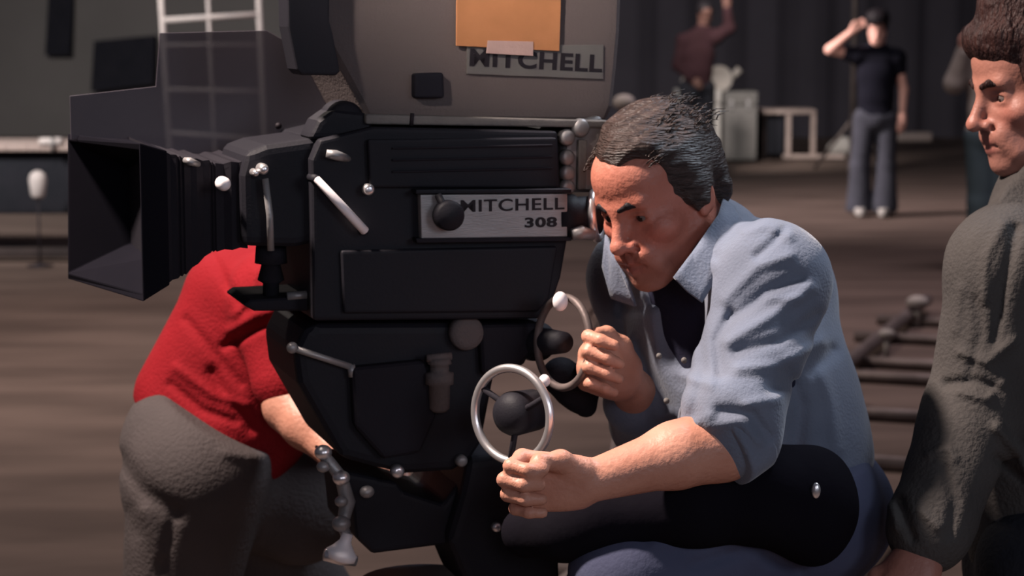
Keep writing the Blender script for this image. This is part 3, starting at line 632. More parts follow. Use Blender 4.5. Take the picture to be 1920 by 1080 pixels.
# matte box: hollow hood
def hood():
    bm = NB()
    a = K(262, 268, -.155); b = K(262, 566, -.155); zt, zb = a.z, b.z; xn = a.x
    zc = (zt + zb) / 2; y0, y1 = -.155, .175; xf = xn - .0; dx = .055
    outer_f = [(xf, y0, zt), (xf, y1, zt), (xf, y1, zb), (xf, y0, zb)]
    back = K(300, 300, -.15).x + .01
    outer_b = [(back, y0 + .004, zt - .012), (back, y1 - .004, zt - .012), (back, y1 - .004, zb + .022), (back, y0 + .004, zb + .022)]
    th = .010
    fa = K(127, 251, y1); fb = K(127, 523, y1)
    outer_f[1] = (fa.x, y1, fa.z); outer_f[2] = (fb.x, y1, fb.z)
    inner_f = [(xf, y0 + th, zt - th), (fa.x, y1 - th, fa.z - th), (fb.x, y1 - th, fb.z + th), (xf, y0 + th, zb + th)]
    xi = xf + (back - xf) * .8
    inner_b = [(xi, y0 + .05, zt - .06), (xi, y1 - .05, zt - .06), (xi, y1 - .05, zb + .06), (xi, y0 + .05, zb + .06)]
    R_ = [[bm.verts.new(v) for v in q] for q in (outer_b, outer_f, inner_f, inner_b)]
    for A_, B_ in zip(R_[:-1], R_[1:]):
        for k_ in range(4): bm.faces.new((A_[k_], A_[(k_ + 1) % 4], B_[(k_ + 1) % 4], B_[k_]))
    bm.faces.new(R_[0]); bm.faces.new(R_[-1][::-1]); bmesh.ops.recalc_face_normals(bm, faces=bm.faces); bevel_all(bm, .002, 2, .5)
    return bm, (xf, xi, y0, y1, zt, zb)
bm, (xf, xi, hy0, hy1, hzt, hzb) = hood()
mb = obj('matte_box', bm, M['felt'], camr, smooth=False)
bm = NB(); cyl(bm, (xi - .002, .01, (hzt + hzb) / 2), (xi - .010, .01, (hzt + hzb) / 2), .065, seg=40); obj('lens_glass', bm, M['glass'], mb)
# smoked plastic flag above the matte box
fl = slab('smoked_top_flag', [(133, 262), (131, 180), (292, 162), (300, 62), (500, 57), (606, 118), (640, 146), (690, 214), (600, 245), (500, 282), (360, 290), (270, 270)], .120, .124, M['smoke'], .0008, label='translucent smoked plastic light flag')
bm = NB(); c0 = K(522, 236, .118); ball(bm, c0, .0052); obj('flag_rivet', bm, M['ink'], fl)
# knobs and fittings
def knob(px, py, yl, r, m, ln=.02, name='chrome_knob', parent=camr):
    c0 = K(px, py, yl); bm = NB(); lathe(bm, c0 + Vector((0, ln, 0)), c0, [(0, r * .5), (ln * .4, r * .55), (ln * .45, r), (ln * .8, r), (ln * .97, r * .75), (ln, r * .35)], 24); return obj(name, bm, m, parent)
knob(422, 346, YN - .012, .0100, M['polish'], .05); knob(693, 356, YN - .022, .0085, M['chrome'], .025)
knob(496, 318, YN - .012, .0080, M['chrome'], .05); knob(481, 325, YN - .012, .0055, M['chrome'], .05)
bm = NB(); tube(bm, [K(612, 288, YN - .01), K(630, 291, YN - .012), K(655, 298, YN + .005)], [.006, .0075, .005]); obj('release_lever', bm, M['steel'], camr)
bm = NB(); tube(bm, [K(346, 300, -.14), K(356, 303, -.148), K(372, 308, -.13)], [.004, .006, .004]); obj('bellows_catch', bm, M['steel'], camr)
bm = NB(); a = K(594, 336, YN - .02); b = K(684, 433, YN - .02)
tube(bm, [a + Vector((0, .02, 0)), a, a.lerp(b, .5) , b, b + Vector((0, .02, 0))], [.0045, .0055, .0066, .0066, .005], 16); obj('diagonal_handle', bm, M['polish'], camr, label='bright polished diagonal handle')
for q_ in (a, b):
    bm = NB(); cyl(bm, q_, q_ + Vector((0, .05, 0)), .006); obj('handle_post', bm, M['black'], camr)
# support rod under lens
bm = NB(); tube(bm, [K(497, 335, YN + .01), K(506, 405, YN + .01), K(508, 470, YN + .01)], .005); obj('adjusting_rod', bm, M['steel'], camr)
bm = NB(); lathe(bm, K(508, 455, -.08), K(508, 560, -.08), [(0, .022), (.03, .024), (.032, .014), (.055, .020), (.06, .012), (.09, .012)], 20); obj('bracket_post', bm, M['black2'], camr)
slab('bracket_arm', [(455, 572), (470, 562), (588, 556), (592, 584), (478, 584)], -.12, .04, M['black2'], .008)
bm = NB(); a = K(538, 556, -.115); b = K(586, 552, -.115); cyl(bm, a, b, .0065); obj('bracket_pin', bm, M['steel'], camr, label='pale pin of the bracket')
# viewfinder / eyepiece
ep0 = K(1040, 408, -.155); ep1 = K(1122, 404, -.155)
bm = NB(); lathe(bm, ep0, ep1, [(0, .034), (.03, .034), (.034, .030), ((ep1 - ep0).length - .012, .030), ((ep1 - ep0).length, .028)], 32); ep = obj('eyepiece_tube', bm, M['black'], camr)
bm = NB(); torus(bm, ep1 - Vector((.004, 0, 0)), (1, -.55, .1), .0345, .0065); obj('eyepiece_ring', bm, M['chrome'], ep, label='chrome ring of the eyepiece')
bm = NB(); tube(bm, [K(1072, 440, -.19), K(1090, 436, -.19), K(1112, 441, -.185)], [.009, .011, .008]); obj('focus_lever', bm, M['steel'], ep)
# ribbed bright mechanism above the eyepiece
slab('prism_case', [(1056, 262), (1096, 224), (1128, 214), (1140, 240), (1136, 362), (1060, 362)], -.14, .02, M['steel'], .012, label='dull metal prism case')
for px, py, r in ((1066, 258, .0125), (1066, 296, .012), (1067, 325, .012), (1066, 352, .012), (1092, 240, .014)): knob(px, py, -.158, r, M['steel'], .03, 'ribbed_knob')
slab('prism_strip', [(1086, 262), (1102, 262), (1100, 356), (1084, 356)], -.152, -.135, M['rim'], .003, label='pale metal strip')

# ================================================================== GEARED HEAD
gh = tag(empty('geared_head', tuple(RT), A), 'black geared camera head with two chrome handwheels under the film camera', 'geared head')
slab('cradle', [(590, 606), (1030, 604), (1006, 640), (985, 690), (930, 700), (905, 830), (884, 862), (850, 884), (760, 890), (700, 876), (640, 860), (606, 800), (560, 720), (552, 660), (572, 620)], -.13, .12, M['black'], .016, parent=gh)
slab('gear_quadrant', [(660, 690), (800, 676), (820, 780), (790, 850), (720, 862), (665, 800)], -.150, -.12, M['black2'], .01, parent=gh)
slab('side_cheek', [(900, 610), (1020, 606), (1000, 660), (960, 700), (905, 705)], -.15, -.10, M['black2'], .01, parent=gh)
bm = NB(); c0 = K(878, 626, -.152); lathe(bm, c0 + Vector((0, .03, 0)), c0, [(0, .026), (.02, .0265), (.028, .024), (.030, .014)], 36); obj('round_cap', bm, M['greycam'], gh, label='grey round cap')
bm = NB(); cyl(bm, K(548, 652, -.14), K(658, 688, -.14), .005); ball(bm, K(548, 652, -.14), .0085); cyl(bm, K(658, 684, -.14), K(661, 706, -.14), .006); obj('tension_rod', bm, M['steel'], gh, label='grey tension rod')
bm = NB(); a = K(824, 672, -.155); b = K(824, 776, -.155); lathe(bm, a, b, [(0, .016), (.008, .018), (.010, .014), (.02, .014), (.022, .021), (.038, .021), (.04, .016), (.075, .015), (.08, .01)]); obj('gear_lever', bm, M['greycam'], gh)
bm = NB(); cyl(bm, K(800, 672, -.158), K(846, 668, -.158), .006); obj('lever_cap', bm, M['greycam'], gh)
# turntable below
slab('levelling_bowl', [(640, 882), (745, 905), (757, 922), (830, 946), (862, 905), (884, 868), (950, 880), (1010, 920), (1040, 1010), (850, 1020), (700, 1040), (668, 1010), (660, 930)], -.11, .10, M['black'], .014, parent=gh)
slab('worm_housing', [(880, 860), (940, 852), (1000, 960), (1050, 1040), (1052, 1110), (880, 1110), (840, 1015), (868, 920)], -.14, .02, M['black'], .016, parent=gh)
knob(933, 990, -.155, .0075, M['chrome'], .02, parent=gh); knob(748, 886, -.15, .010, M['chrome'], .03, parent=gh); knob(868, 866, -.15, .009, M['steel'], .03, parent=gh)
for px, py, r, m_ in ((606, 848, .013, 'chrome'), (606, 875, .010, 'steel'), (640, 896, .013, 'chrome'), (688, 922, .011, 'steel'), (640, 982, .014, 'steel'), (640, 940, .010, 'steel')):
    bm = NB(); ball(bm, K(px, py, -.15), r, (1, 1, .85)); obj('control_knob', bm, M[m_], gh)
bm = NB(); tube(bm, [K(606, 850, -.14), K(640, 896, -.13), K(652, 940, -.13), K(642, 985, -.13), K(652, 1012, -.14)], [.008, .010, .012, .009, .008]); obj('linkage', bm, M['steel'], gh)
bm = NB(); lathe(bm, K(652, 1000, -.145), K(636, 1052, -.145), [(0, .008), (.012, .009), (.022, .016), (.030, .024), (.040, .022), (.044, .010)]); obj('locking_screw', bm, M['polish'], gh, label='bright locking screw')
bm = NB(); tube(bm, [K(608, 1040, -.145), K(640, 1046, -.145), K(668, 1052, -.145)], [.009, .011, .008]); obj('wing_nut', bm, M['chrome'], gh)
# pan wheel (big chrome, nearly face on)
def wheel(cpx, cpy, yl, axis, R, r, hub_r, parent, a0=0):
    c0 = K(cpx, cpy, yl); bm = NB(); torus(bm, c0, axis, R, r, 72, 16); wh = obj('handwheel', bm, M['chrome'], parent, label='polished chrome handwheel')
    return c0, wh
ax1 = Vector((-1.4, -1, .06)).normalized()
c1, wh1 = wheel(960, 778, -.33, ax1, .0665, .0062, .03, gh)
q1 = ax1.to_track_quat('Z', 'Y').to_matrix()
bm = NB(); lathe(bm, c1 - ax1 * .07 + Vector((-.012, 0, .0)), c1 + ax1 * .0 + Vector((-.012, 0, 0)), [(0, .030), (.05, .032), (.060, .028), (.07, .015)]); obj('wheel_hub', bm, M['black'], gh)
bm = NB(); cyl(bm, c1 - ax1 * .065, K(950, 775, -.12), .020); obj('wheel_shaft', bm, M['black'], gh)
for k_ in range(3):
    an = k_ * 2.094 + 2.6; v = q1 @ Vector((math.cos(an), math.sin(an), 0)); bm = NB(); tube(bm, [c1 - ax1 * .01, c1 - ax1 * .008 + v * .03, c1 + v * .065], [.006, .0045, .0045]); obj('spoke', bm, M['black2'], gh)
# tilt wheel (edge on, at the rear)
ax2 = Vector((-1, -.30, .10)).normalized(); c2 = K(1056, 642, -.245)
bm = NB(); torus(bm, c2, ax2, .066, .0058, 72, 16); obj('handwheel', bm, M['trackmetal'], gh, label='steel handwheel seen nearly edge on')
bm = NB(); lathe(bm, K(1000, 640, -.12), c2, [(0, .03), (.02, .03), (.03, .022), ((c2 - K(1000, 640, -.12)).length, .016)]); obj('wheel_hub', bm, M['black'], gh)
bm = NB(); ball(bm, c2 + Vector((-.008, -.01, .062)), .0115, (1, .8, 1.25)); obj('wheel_grip', bm, M['polish'], gh); bm = NB(); ball(bm, K(1021, 714, -.27), .0085, (1, 1, 1.1)); obj('wheel_grip', bm, M['polish'], gh)
# pan bar running to lower right
bm = NB(); tube(bm, [K(1080, 700, -.16), K(1160, 716, -.17), K(1240, 762, -.18), K(1320, 806, -.19)], [.020, .017, .011, .009]); obj('pan_bar', bm, M['black2'], gh)
bm = NB(); F = Field(); F.chain([K(1052, 706, -.12), K(1085, 735, -.13), K(1100, 765, -.13)], [.030, .028, .014], .02); lo, hi = bounds([K(1052, 706, -.12), K(1100, 765, -.13)], .06); obj('hand_shade_lump', mesh_field(F, lo, hi, .004, B=8), M['black2'], gh)  # black lump standing in for the shaded underside of the far hand

# ================================================================== TRIPOD
tp = tag(empty('heavy_tripod', tuple(RT), A), 'heavy wooden legged tripod under the geared camera head', 'tripod')
bm = NB(); lathe(bm, (0, 0, .66), (0, 0, 1.0), [(0, .05), (.02, .09), (.12, .11), (.18, .12), (.20, .10)]); obj('crown', bm, M['black'], tp)
for an in (math.radians(205), math.radians(325), math.radians(85)):
    v = Vector((math.cos(an), math.sin(an), 0)); s_ = Vector((-v.y, v.x, 0)); lg = NB(); tube(lg, [v * .07 + Vector((0, 0, .80)), v * .40 + Vector((0, 0, .34)), v * .58 + Vector((0, 0, .02))], [.038, .03, .02]); l_ = obj('leg', lg, M['darkwood'], tp)
    bm = NB(); lathe(bm, v * .58 + Vector((0, 0, 0.0)), v * .58 + Vector((0, 0, .06)), [(0, .012), (.02, .03), (.05, .03), (.06, .02)]); obj('foot', bm, M['steel'], l_)
# ================================================================== PEOPLE
# ---------- camera operator in the blue shirt
op = tag(empty('person', (float(P(1480, 960, 3.25)[0]), float(P(1480, 960, 3.25)[1]), 0)), 'man in faded blue work shirt bent to the camera eyepiece, gripping a chrome handwheel', 'person')
OP0 = np.array(op.location)
def place(o, loc0):
    o.location = Vector(o.location) - Vector([float(v) for v in loc0]); return o
HB = basis(math.radians(44), math.radians(22), math.radians(-5)); HC = P(1236, 362, 3.13); HS = 1.0
shN = P(1440, 530, 3.05); shF = P(1205, 520, 3.40); nk = P(1318, 470, 3.24)
hipN = P(1510, 960, 3.14); hipF = P(1420, 965, 3.42)
elN = P(1372, 822, 2.93); wrN = P(1096, 906, 2.85)
elF = P(1228, 790, 3.36); wrF = P(1172, 710, 3.15)
F = Field()
torso(F, hipN, hipF, shN, shF, nk, fat=-0.006)
head_field(F, HC, HB, HS); neck_field(F, HC, HB, nk)
F.chain([shN, elN], [.052, .043], .03); F.chain([elN, elN * .62 + wrN * .38, wrN], [.043, .043, .027], .02)
F.chain([shF, elF], [.052, .042], .03); F.chain([elF, elF * .6 + wrF * .4, wrF], [.042, .040, .027], .02)
F.ell(elN * .9 + wrN * .1 + [0, 0, -.006], (.05, .04, .045), None, .03)
cur = [(.55, 1.25, .9), (.55, 1.35, .9), (.6, 1.35, .9), (.7, 1.3, .8)]
hand_field(F, wrN, P(1010, 900, 2.84) - P(1096, 905, 2.85), np.array([0.10, -.10, 1.0]), -1, [(1.05, 1.45, .8), (1.0, 1.5, .8), (1.0, 1.5, .8), (1.0, 1.45, .8)], thumb_pts=[(.012, .020, .010), (.040, .036, .022), (.070, .036, .034), (.080, .022, .050)])
hand_field(F, wrF, P(1088, 670, 3.08) - P(1172, 710, 3.15), np.array([-.2, -.3, 1.0]), -1, [(.5, 1.1, .7), (.8, 1.3, .8), (.9, 1.3, .8), (1.0, 1.3, .8)], thumb_pts=[(.012, .020, .010), (.044, .040, .012), (.080, .046, .010), (.105, .040, .014)])
# legs
knN = P(1175, 1075, 3.02); knF = P(1150, 1120, 3.40)
F.chain([hipN, knN], [.085, .055], .04); F.chain([hipF, knF], [.085, .055], .04)
ftN = np.array([knN[0] + .10, knN[1] + .02, .10]); ftF = np.array([knF[0] + .02, knF[1] + .02, .10])
F.chain([knN, knN * .6 + ftN * .4, ftN], [.055, .052, .035], .03); F.chain([knF, knF * .6 + ftF * .4, ftF], [.055, .052, .035], .03)
lo, hi = bounds([hipN, hipF, HC + [0, 0, .13], HC - [.1, .1, 0], shN, shF, wrN, wrF, knN, P(930, 900, 2.8), ftN, ftF, HC + [.12, .12, 0]], .10)
body = obj('body', mesh_field(F, lo, hi, .0032), M['skin'], op)
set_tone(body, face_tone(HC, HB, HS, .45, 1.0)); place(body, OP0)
eyes(op, HC, HB, HS)
for c_ in op.children:
    if c_.name.startswith('eye') and 'brow' not in c_.name: place(c_, OP0)
n0 = set(op.children); brows(op, HC, HB, M['hair_bk'], HS, 1.3)
for c_ in set(op.children) - n0: place(c_, OP0)
# hair
F = Field(); T = lambda x, y, z: HC + HB @ (np.array([x, y, z]) * HS)
F.ell(T(0, -.022, .042), np.array((.080, .098, .086)) * HS, HB, .02)
F.ell(T(-.012, .040, .092), np.array((.050, .040, .026)) * HS, HB, .03); F.ell(T(.02, -.02, .108), np.array((.045, .055, .018)) * HS, HB, .03)
for q in (-1, 1): F.ell(T(q * .070, -.010, .008), np.array((.013, .026, .040)) * HS, HB, .015)
F.ell(T(0, -.085, -.02), np.array((.056, .028, .050)) * HS, HB, .03)
F.ell(T(0, .118, .032), np.array((.062, .066, .050)) * HS, HB, .014, 1)
for q in (-1, 1): F.ell(T(q * .048, .085, .052), np.array((.026, .050, .030)) * HS, HB, .014, 1)
F.ell(T(0, .078, -.07), np.array((.11, .088, .088)) * HS, HB, .012, 1)
n1 = sines(75, 11, 6); n2 = sines(300, 12, 7, (1, .25, 1)); n3 = sines(45, 15, 5, (1, .3, .6))
F.disp = lambda p, d: .003 * n1(p) + .0022 * n2((p - HC.astype(F4)) @ HB.astype(F4)) + .0045 * n3((p - HC.astype(F4)) @ HB.astype(F4))
lo, hi = bounds([HC], .17); hr = place(obj('hair', mesh_field(F, lo, hi, .0026), M['hair_op'], op), OP0)
bm = NB(); rr = random.Random(4)
for i in range(420):
    a = rr.uniform(-1.2, 1.2); b = rr.uniform(-.9, 1.2); c = np.array([math.sin(a) * .078, -.02 + math.sin(b) * .092, .044 + .084 * max(.1, math.cos(a) * math.cos(b * .8))])
    dv_ = np.array([rr.uniform(-.4, .4), rr.uniform(-1.6, -.8), rr.uniform(-.1, .35)]); dv_ /= np.linalg.norm(dv_); L = rr.uniform(.014, .030)
    p0 = T(*c); p1 = T(*(c + dv_ * L * .5 + np.array([0, 0, .001]))); p2 = T(*(c + dv_ * L + np.array([0, -.004, -.006])))
    tube(bm, [p0, p1, p2], [.0012, .0009, .0003], 4)
place(obj('loose_strands', bm, M['hair_op'], op), OP0)
# shirt
F = Field(); F4a = lambda v: np.array(v, float)
torso(F, hipN + [0, 0, .05], hipF + [0, 0, .05], shN, shF, nk, fat=.018, belly=.01)
F.ell(P(1474, 575, 3.26), (.080, .09, .12), None, .05)       # rounded back
F.ell(P(1520, 780, 3.24), (.075, .11, .13), None, .04)
F.chain([shN, shN * .45 + elN * .55, elN * .93 + shN * .07], [.078, .072, .062], .03); F.ell(elN + [0, 0, .045], (.068, .066, .05), None, .03); F.ell(elN + [.012, 0, .0], (.055, .058, .052), None, .03)
F.chain([shF, elF, elF * .5 + wrF * .5], [.074, .064, .056], .03)
st = [([(1395, 430), (1440, 420), (1480, 440)], 9, .005), ([(1360, 560), (1420, 500), (1480, 480)], 9, .007), ([(1370, 600), (1440, 545), (1500, 520)], 8, -.007), ([(1365, 640), (1450, 590), (1520, 540)], 9, .007),
      ([(1370, 590), (1345, 640), (1350, 700)], 9, -.009), ([(1380, 660), (1460, 640), (1530, 590)], 8, -.006), ([(1385, 690), (1460, 685), (1540, 640)], 9, .006), ([(1345, 480), (1370, 440), (1410, 415)], 8, -.005),
      ([(1450, 730), (1500, 715), (1560, 660)], 12, -.008), ([(1400, 760), (1460, 745), (1510, 710)], 9, .006), ([(1330, 800), (1390, 790), (1420, 830)], 8, .006), ([(1350, 770), (1410, 775), (1440, 820)], 7, -.007),
      ([(1475, 700), (1500, 760), (1490, 850)], 14, -.012), ([(1540, 700), (1560, 760), (1570, 840)], 10, .006), ([(1330, 520), (1310, 600), (1320, 700), (1300, 780)], 9, -.006), ([(1150, 560), (1190, 580), (1220, 570)], 9, -.006),
      ([(1160, 600), (1180, 660), (1175, 730)], 9, .006), ([(1140, 500), (1150, 560), (1145, 640)], 8, .005), ([(1200, 640), (1215, 700), (1250, 760)], 9, -.006), ([(1260, 640), (1270, 700), (1330, 720)], 8, .005),
      ([(1420, 480), (1450, 455), (1470, 430)], 6, -.006), ([(1440, 560), (1500, 560)], 7, .004), ([(1230, 780), (1290, 800), (1330, 780)], 9, .006)]
fo = folds([(a_, w_ * 1.35, am_ * .95) for a_, w_, am_ in st]); nz = sines(34, 21, 6); nz2 = sines(95, 22, 6)
F.disp = lambda p, d: fo(p) + .0035 * nz(p) + .0012 * nz2(p)
F.cone(nk + [0, 0, .0], HC + HB @ np.array([0, .02, -.11]), .056, .062, .01, 1)    # neck opening
op_open = P(1245, 610, 3.10); F.ell(P(1246, 605, 3.10), (.056, .062, .120), None, .012, 1)     # open placket
up_ = nk - (hipN + hipF) / 2
F.plane(P(1500, 895, 3.2), np.array([.15, 0, -1.0]))
lo, hi = bounds([P(1120, 380, 3.2), P(1620, 940, 3.2), shN, shF, elN, elF, wrF], .10)
shirt = place(obj('shirt', mesh_field(F, lo, hi, .0036), M['denim'], op), OP0)
fd = (wrN - elN) / np.linalg.norm(wrN - elN); cc = elN + fd * .012 + np.array([0, 0, .006]); ct = elN + [.02, 0, .075]; ca = fd * .8 + (elN - shN) / np.linalg.norm(elN - shN) * .5; ca /= np.linalg.norm(ca)
F = Field(); bmc = NB()
F.cone(cc - ca * .024, cc + ca * .016, .071, .069, .008); F.cone(cc - ca * .05, cc + ca * .06, .049, .047, .006, 1); nzc = sines(70, 77); F.disp = lambda p, d: .0035 * nzc(p) + fo(p) * .6
F.plane(cc + ca * .020, ca); F.plane(cc - ca * .030, -ca)
lc, hc_ = bounds([cc], .11); place(obj('rolled_cuff', mesh_field(F, lc, hc_, .003), M['denim'], op), OP0)
F = Field(); torso(F, hipN + [0, 0, .05], hipF + [0, 0, .05], shN, shF, nk, fat=.006); F.plane(P(1500, 900, 3.2), np.array([.1, 0, -1.0])); nzt = sines(60, 8); F.disp = lambda p, d: .0015 * nzt(p)
F.cone(nk, HC, .058, .060, .01, 1)
place(obj('undershirt', mesh_field(F, lo, hi, .005), M['denim_in'], op), OP0)
# collar: two folded leaves
def leaf(name, pts, m, parent, th=.004, base=None):
    bm = NB(); t = bmesh.new(); vs = [t.verts.new(Vector(P(*q))) for q in pts]; t.faces.new(vs); bmesh.ops.triangulate(t, faces=t.faces)
    bmesh.ops.subdivide_edges(t, edges=t.edges, cuts=3, use_grid_fill=True); bmesh.ops.solidify(t, geom=t.faces, thickness=th)
    me = bpy.data.meshes.new('t'); t.to_mesh(me); t.free(); bm.from_mesh(me); bpy.data.meshes.remove(me)
    o = obj(name, bm, m, parent); return o
col_ = leaf('collar', [(1356, 372, 3.14), (1348, 400, 3.08), (1300, 470, 3.03), (1264, 518, 3.00), (1290, 545, 3.00), (1318, 566, 3.00), (1345, 520, 3.02), (1385, 450, 3.06), (1392, 410, 3.10), (1376, 385, 3.14)], M['denim'], op); place(col_, OP0)
col2_ = leaf('collar', [(1134, 440, 3.16), (1128, 500, 3.16), (1145, 560, 3.15), (1190, 575, 3.13), (1175, 530, 3.12), (1150, 480, 3.13)], M['denim'], op); place(col2_, OP0)
for px, py in ((1236, 668), (1283, 676), (1250, 752)):
    bm = NB(); q = P(px, py, 3.03); cyl(bm, q, q + np.array([0, .004, 0]), .0042, seg=16); place(obj('shirt_button', bm, M['rim'], op), OP0)
# trousers
F = Field()
F.ell((hipN + hipF) / 2 + [0.01, 0, .005], (.165, .17, .135), None, .05); F.ell(P(1520, 960, 3.2), (.075, .14, .12), None, .05)
F.chain([hipN, knN], [.105, .076], .05); F.chain([hipF, knF], [.105, .076], .05)
F.chain([knN, ftN], [.076, .068], .03); F.chain([knF, ftF], [.076, .068], .03)
fo2 = folds([([(1230, 1020), (1330, 1000), (1420, 1040)], 14, .008), ([(1300, 1060), (1400, 1030), (1500, 1070)], 12, -.008), ([(1480, 900), (1520, 960), (1500, 1040)], 12, -.006)])
nz3 = sines(30, 31); F.disp = lambda p, d: fo2(p) + .004 * nz3(p)
F.plane((0, 0, .09), (0, 0, -1)); F.plane(P(1500, 862, 3.2), (-.1, 0, 1.0))
lo, hi = bounds([hipN, hipF, knN, knF, ftN, ftF, P(1600, 960, 3.2)], .15)
place(obj('trousers', mesh_field(F, lo, hi, .006), M['navy'], op), OP0)
bm = NB(); q = P(1474, 862, 3.02); box(bm, q + np.array([-.018, -.006, -.012]), q + np.array([.018, .01, .012]), .003); place(obj('belt_buckle', bm, M['steel'], op), OP0)
def shoe(parent, a, dirv, m, L=.27, off=None):
    a = np.array(a, float); dv_ = np.array(dirv, float); dv_[2] = 0; dv_ /= np.linalg.norm(dv_); F = Field()
    h = np.array([a[0], a[1], 0.0]); F.cone(h + [0, 0, .055], h + dv_ * L * .45 + [0, 0, .050], .045, .046, .02); F.cone(h + dv_ * L * .4 + [0, 0, .045], h + dv_ * L * .72 + [0, 0, .034], .046, .036, .02); F.cone(h + [0, 0, .05], h + [0, 0, .13], .043, .05, .02)
    F.plane((0, 0, .001), (0, 0, -1), .01); lo, hi = bounds([h, h + dv_ * L], .09); o = obj('shoe', mesh_field(F, lo, hi, .006, B=10), m, parent)
    return place(o, off) if off is not None else o
shoe(op, ftN, (-1, -.3, 0), M['boot'], off=OP0); shoe(op, ftF, (-1, -.3, 0), M['boot'], off=OP0)

# black padded equipment bag on the operator's lap
bg_ = tag(empty('padded_bag', tuple(float(v) for v in P(1250, 960, 2.99))), 'long black padded bag with metal snaps under the bare forearm of the operator', 'bag')
B0 = np.array(bg_.location)
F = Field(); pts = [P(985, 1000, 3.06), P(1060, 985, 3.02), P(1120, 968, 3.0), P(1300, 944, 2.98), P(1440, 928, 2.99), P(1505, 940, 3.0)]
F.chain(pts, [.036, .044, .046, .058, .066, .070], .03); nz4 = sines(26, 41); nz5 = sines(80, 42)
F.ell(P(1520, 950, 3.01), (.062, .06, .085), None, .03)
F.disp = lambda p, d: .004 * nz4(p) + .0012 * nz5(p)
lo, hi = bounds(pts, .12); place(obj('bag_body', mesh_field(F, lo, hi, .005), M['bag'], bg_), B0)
bm = NB(); q = P(1530, 920, 2.925); ball(bm, q, .008, (.8, .6, 1.4)); place(obj('metal_snap', bm, M['chrome'], bg_), B0)
# tall stool he sits on
st_ = tag(empty('camera_stool', (float(((hipN + hipF) / 2)[0]) + .02, float(((hipN + hipF) / 2)[1]), 0)), 'dark tall stool carrying the seated camera operator', 'stool')
sh_ = float(((hipN + hipF) / 2)[2]) - .15
bm = NB(); lathe(bm, (0, 0, sh_ - .05), (0, 0, sh_), [(0, .12), (.01, .15), (.035, .155), (.05, .13)]); obj('seat', bm, M['black2'], st_)
for k_ in range(4):
    an = k_ * 1.5708 + .4; bm = NB(); cyl(bm, (.10 * math.cos(an), .10 * math.sin(an), sh_ - .045), (.20 * math.cos(an), .20 * math.sin(an), .0), .014); obj('leg', bm, M['trackmetal'], st_)
# thin pole seen behind the wheel
q0 = P(1170, 735, 3.9); q1_ = P(1117, 1080, 3.9); dr = (q1_ - q0) / (q0[2] - q1_[2]); g0 = q1_ + dr * q1_[2]
gs = tag(empty('guy_pole', tuple(float(v) for v in (g0[0], g0[1], 0))), 'thin leaning dark pole between the handwheel and the blue shirt', 'pole')
bm = NB(); tp_ = q0 - dr * .12 - g0; cyl(bm, (0, 0, 0), tp_, .010); obj('pole', bm, M['darkwood'], gs)
bm = NB(); ball(bm, tp_, .014); obj('pole_tip', bm, M['darkwood'], gs)

# ---------- man in the grey green shirt at the right edge
rm = tag(empty('person', (float(P(1990, 700, 3.4)[0]), float(P(1990, 700, 3.4)[1]), 0)), 'dark haired man in grey green shirt standing in profile at the right edge', 'person')
R0 = np.array(rm.location)
RB = basis(math.radians(12), math.radians(12), math.radians(0)); RC = P(1952, 158, 3.3)
rsN = P(1885, 500, 3.14); rsF = P(1990, 480, 3.50); rnk = P(1975, 375, 3.33)
rhN = P(1960, 1060, 3.24); rhF = P(2010, 1060, 3.46); reN = P(1818, 790, 3.12); rwN = P(1722, 1046, 3.02); reF = P(2100, 800, 3.6); rwF = P(2050, 1050, 3.5)
F = Field(); torso(F, rhF, rhN, rsF, rsN, rnk, fat=-.004) if False else torso(F, rhN, rhF, rsN, rsF, rnk, fat=-.004)
head_field(F, RC, RB, 1.05, nose=1.35); neck_field(F, RC, RB, rnk)
F.chain([rsN, reN], [.052, .042], .03); F.chain([reN, reN * .6 + rwN * .4, rwN], [.042, .041, .028], .02)
F.chain([rsF, reF], [.052, .042], .03); F.chain([reF, rwF], [.042, .028], .02)
rel = [(.3, .35, .25), (.35, .4, .3), (.4, .45, .3), (.45, .5, .3)]
dn = rwN - reN; hand_field(F, rwN, dn, np.array([-1, .2, 0]), 1, rel); hand_field(F, rwF, np.array([0, 0, -1.0]), np.array([-1, 0, 0]), -1, rel)
rkN = np.array([rhN[0] - .02, rhN[1], .50]); rkF = np.array([rhF[0] + .02, rhF[1] + .03, .50]); rfN = np.array([rkN[0] + .02, rkN[1] - .02, .10]); rfF = np.array([rkF[0] + .03, rkF[1] + .04, .10])
F.chain([rhN, rkN, rfN], [.085, .055, .035], .03); F.chain([rhF, rkF, rfF], [.085, .055, .035], .03)
lo, hi = bounds([RC + [0, 0, .14], rsN, rsF, rwN, rwF, reF, rfN, rfF, rwN + [-.1, 0, -.2]], .10)
body = obj('body', mesh_field(F, lo, hi, .0036), M['skin2'], rm); set_tone(body, face_tone(RC, RB, 1.05, .22)); place(body, R0)
n0 = set(rm.children); eyes(rm, RC, RB, 1.05, (0, 1, -.25)); brows(rm, RC, RB, M['hair_br'], 1.05, 1.5)
for c_ in set(rm.children) - n0: place(c_, R0)
F = Field(); T2 = lambda x, y, z: RC + RB @ (np.array([x, y, z]) * 1.05)
F.ell(T2(0, -.028, .056), np.array((.094, .108, .096)) * 1.05, RB, .02); F.ell(T2(0, .050, .086), np.array((.058, .050, .038)) * 1.05, RB, .04); F.ell(T2(0, .0, .125), np.array((.062, .07, .042)) * 1.05, RB, .03)
F.ell(T2(0, -.095, -.02), np.array((.075, .045, .08)) * 1.05, RB, .03)
for q in (-1, 1): F.ell(T2(q * .074, -.010, -.012), np.array((.018, .032, .050)) * 1.05, RB, .02)
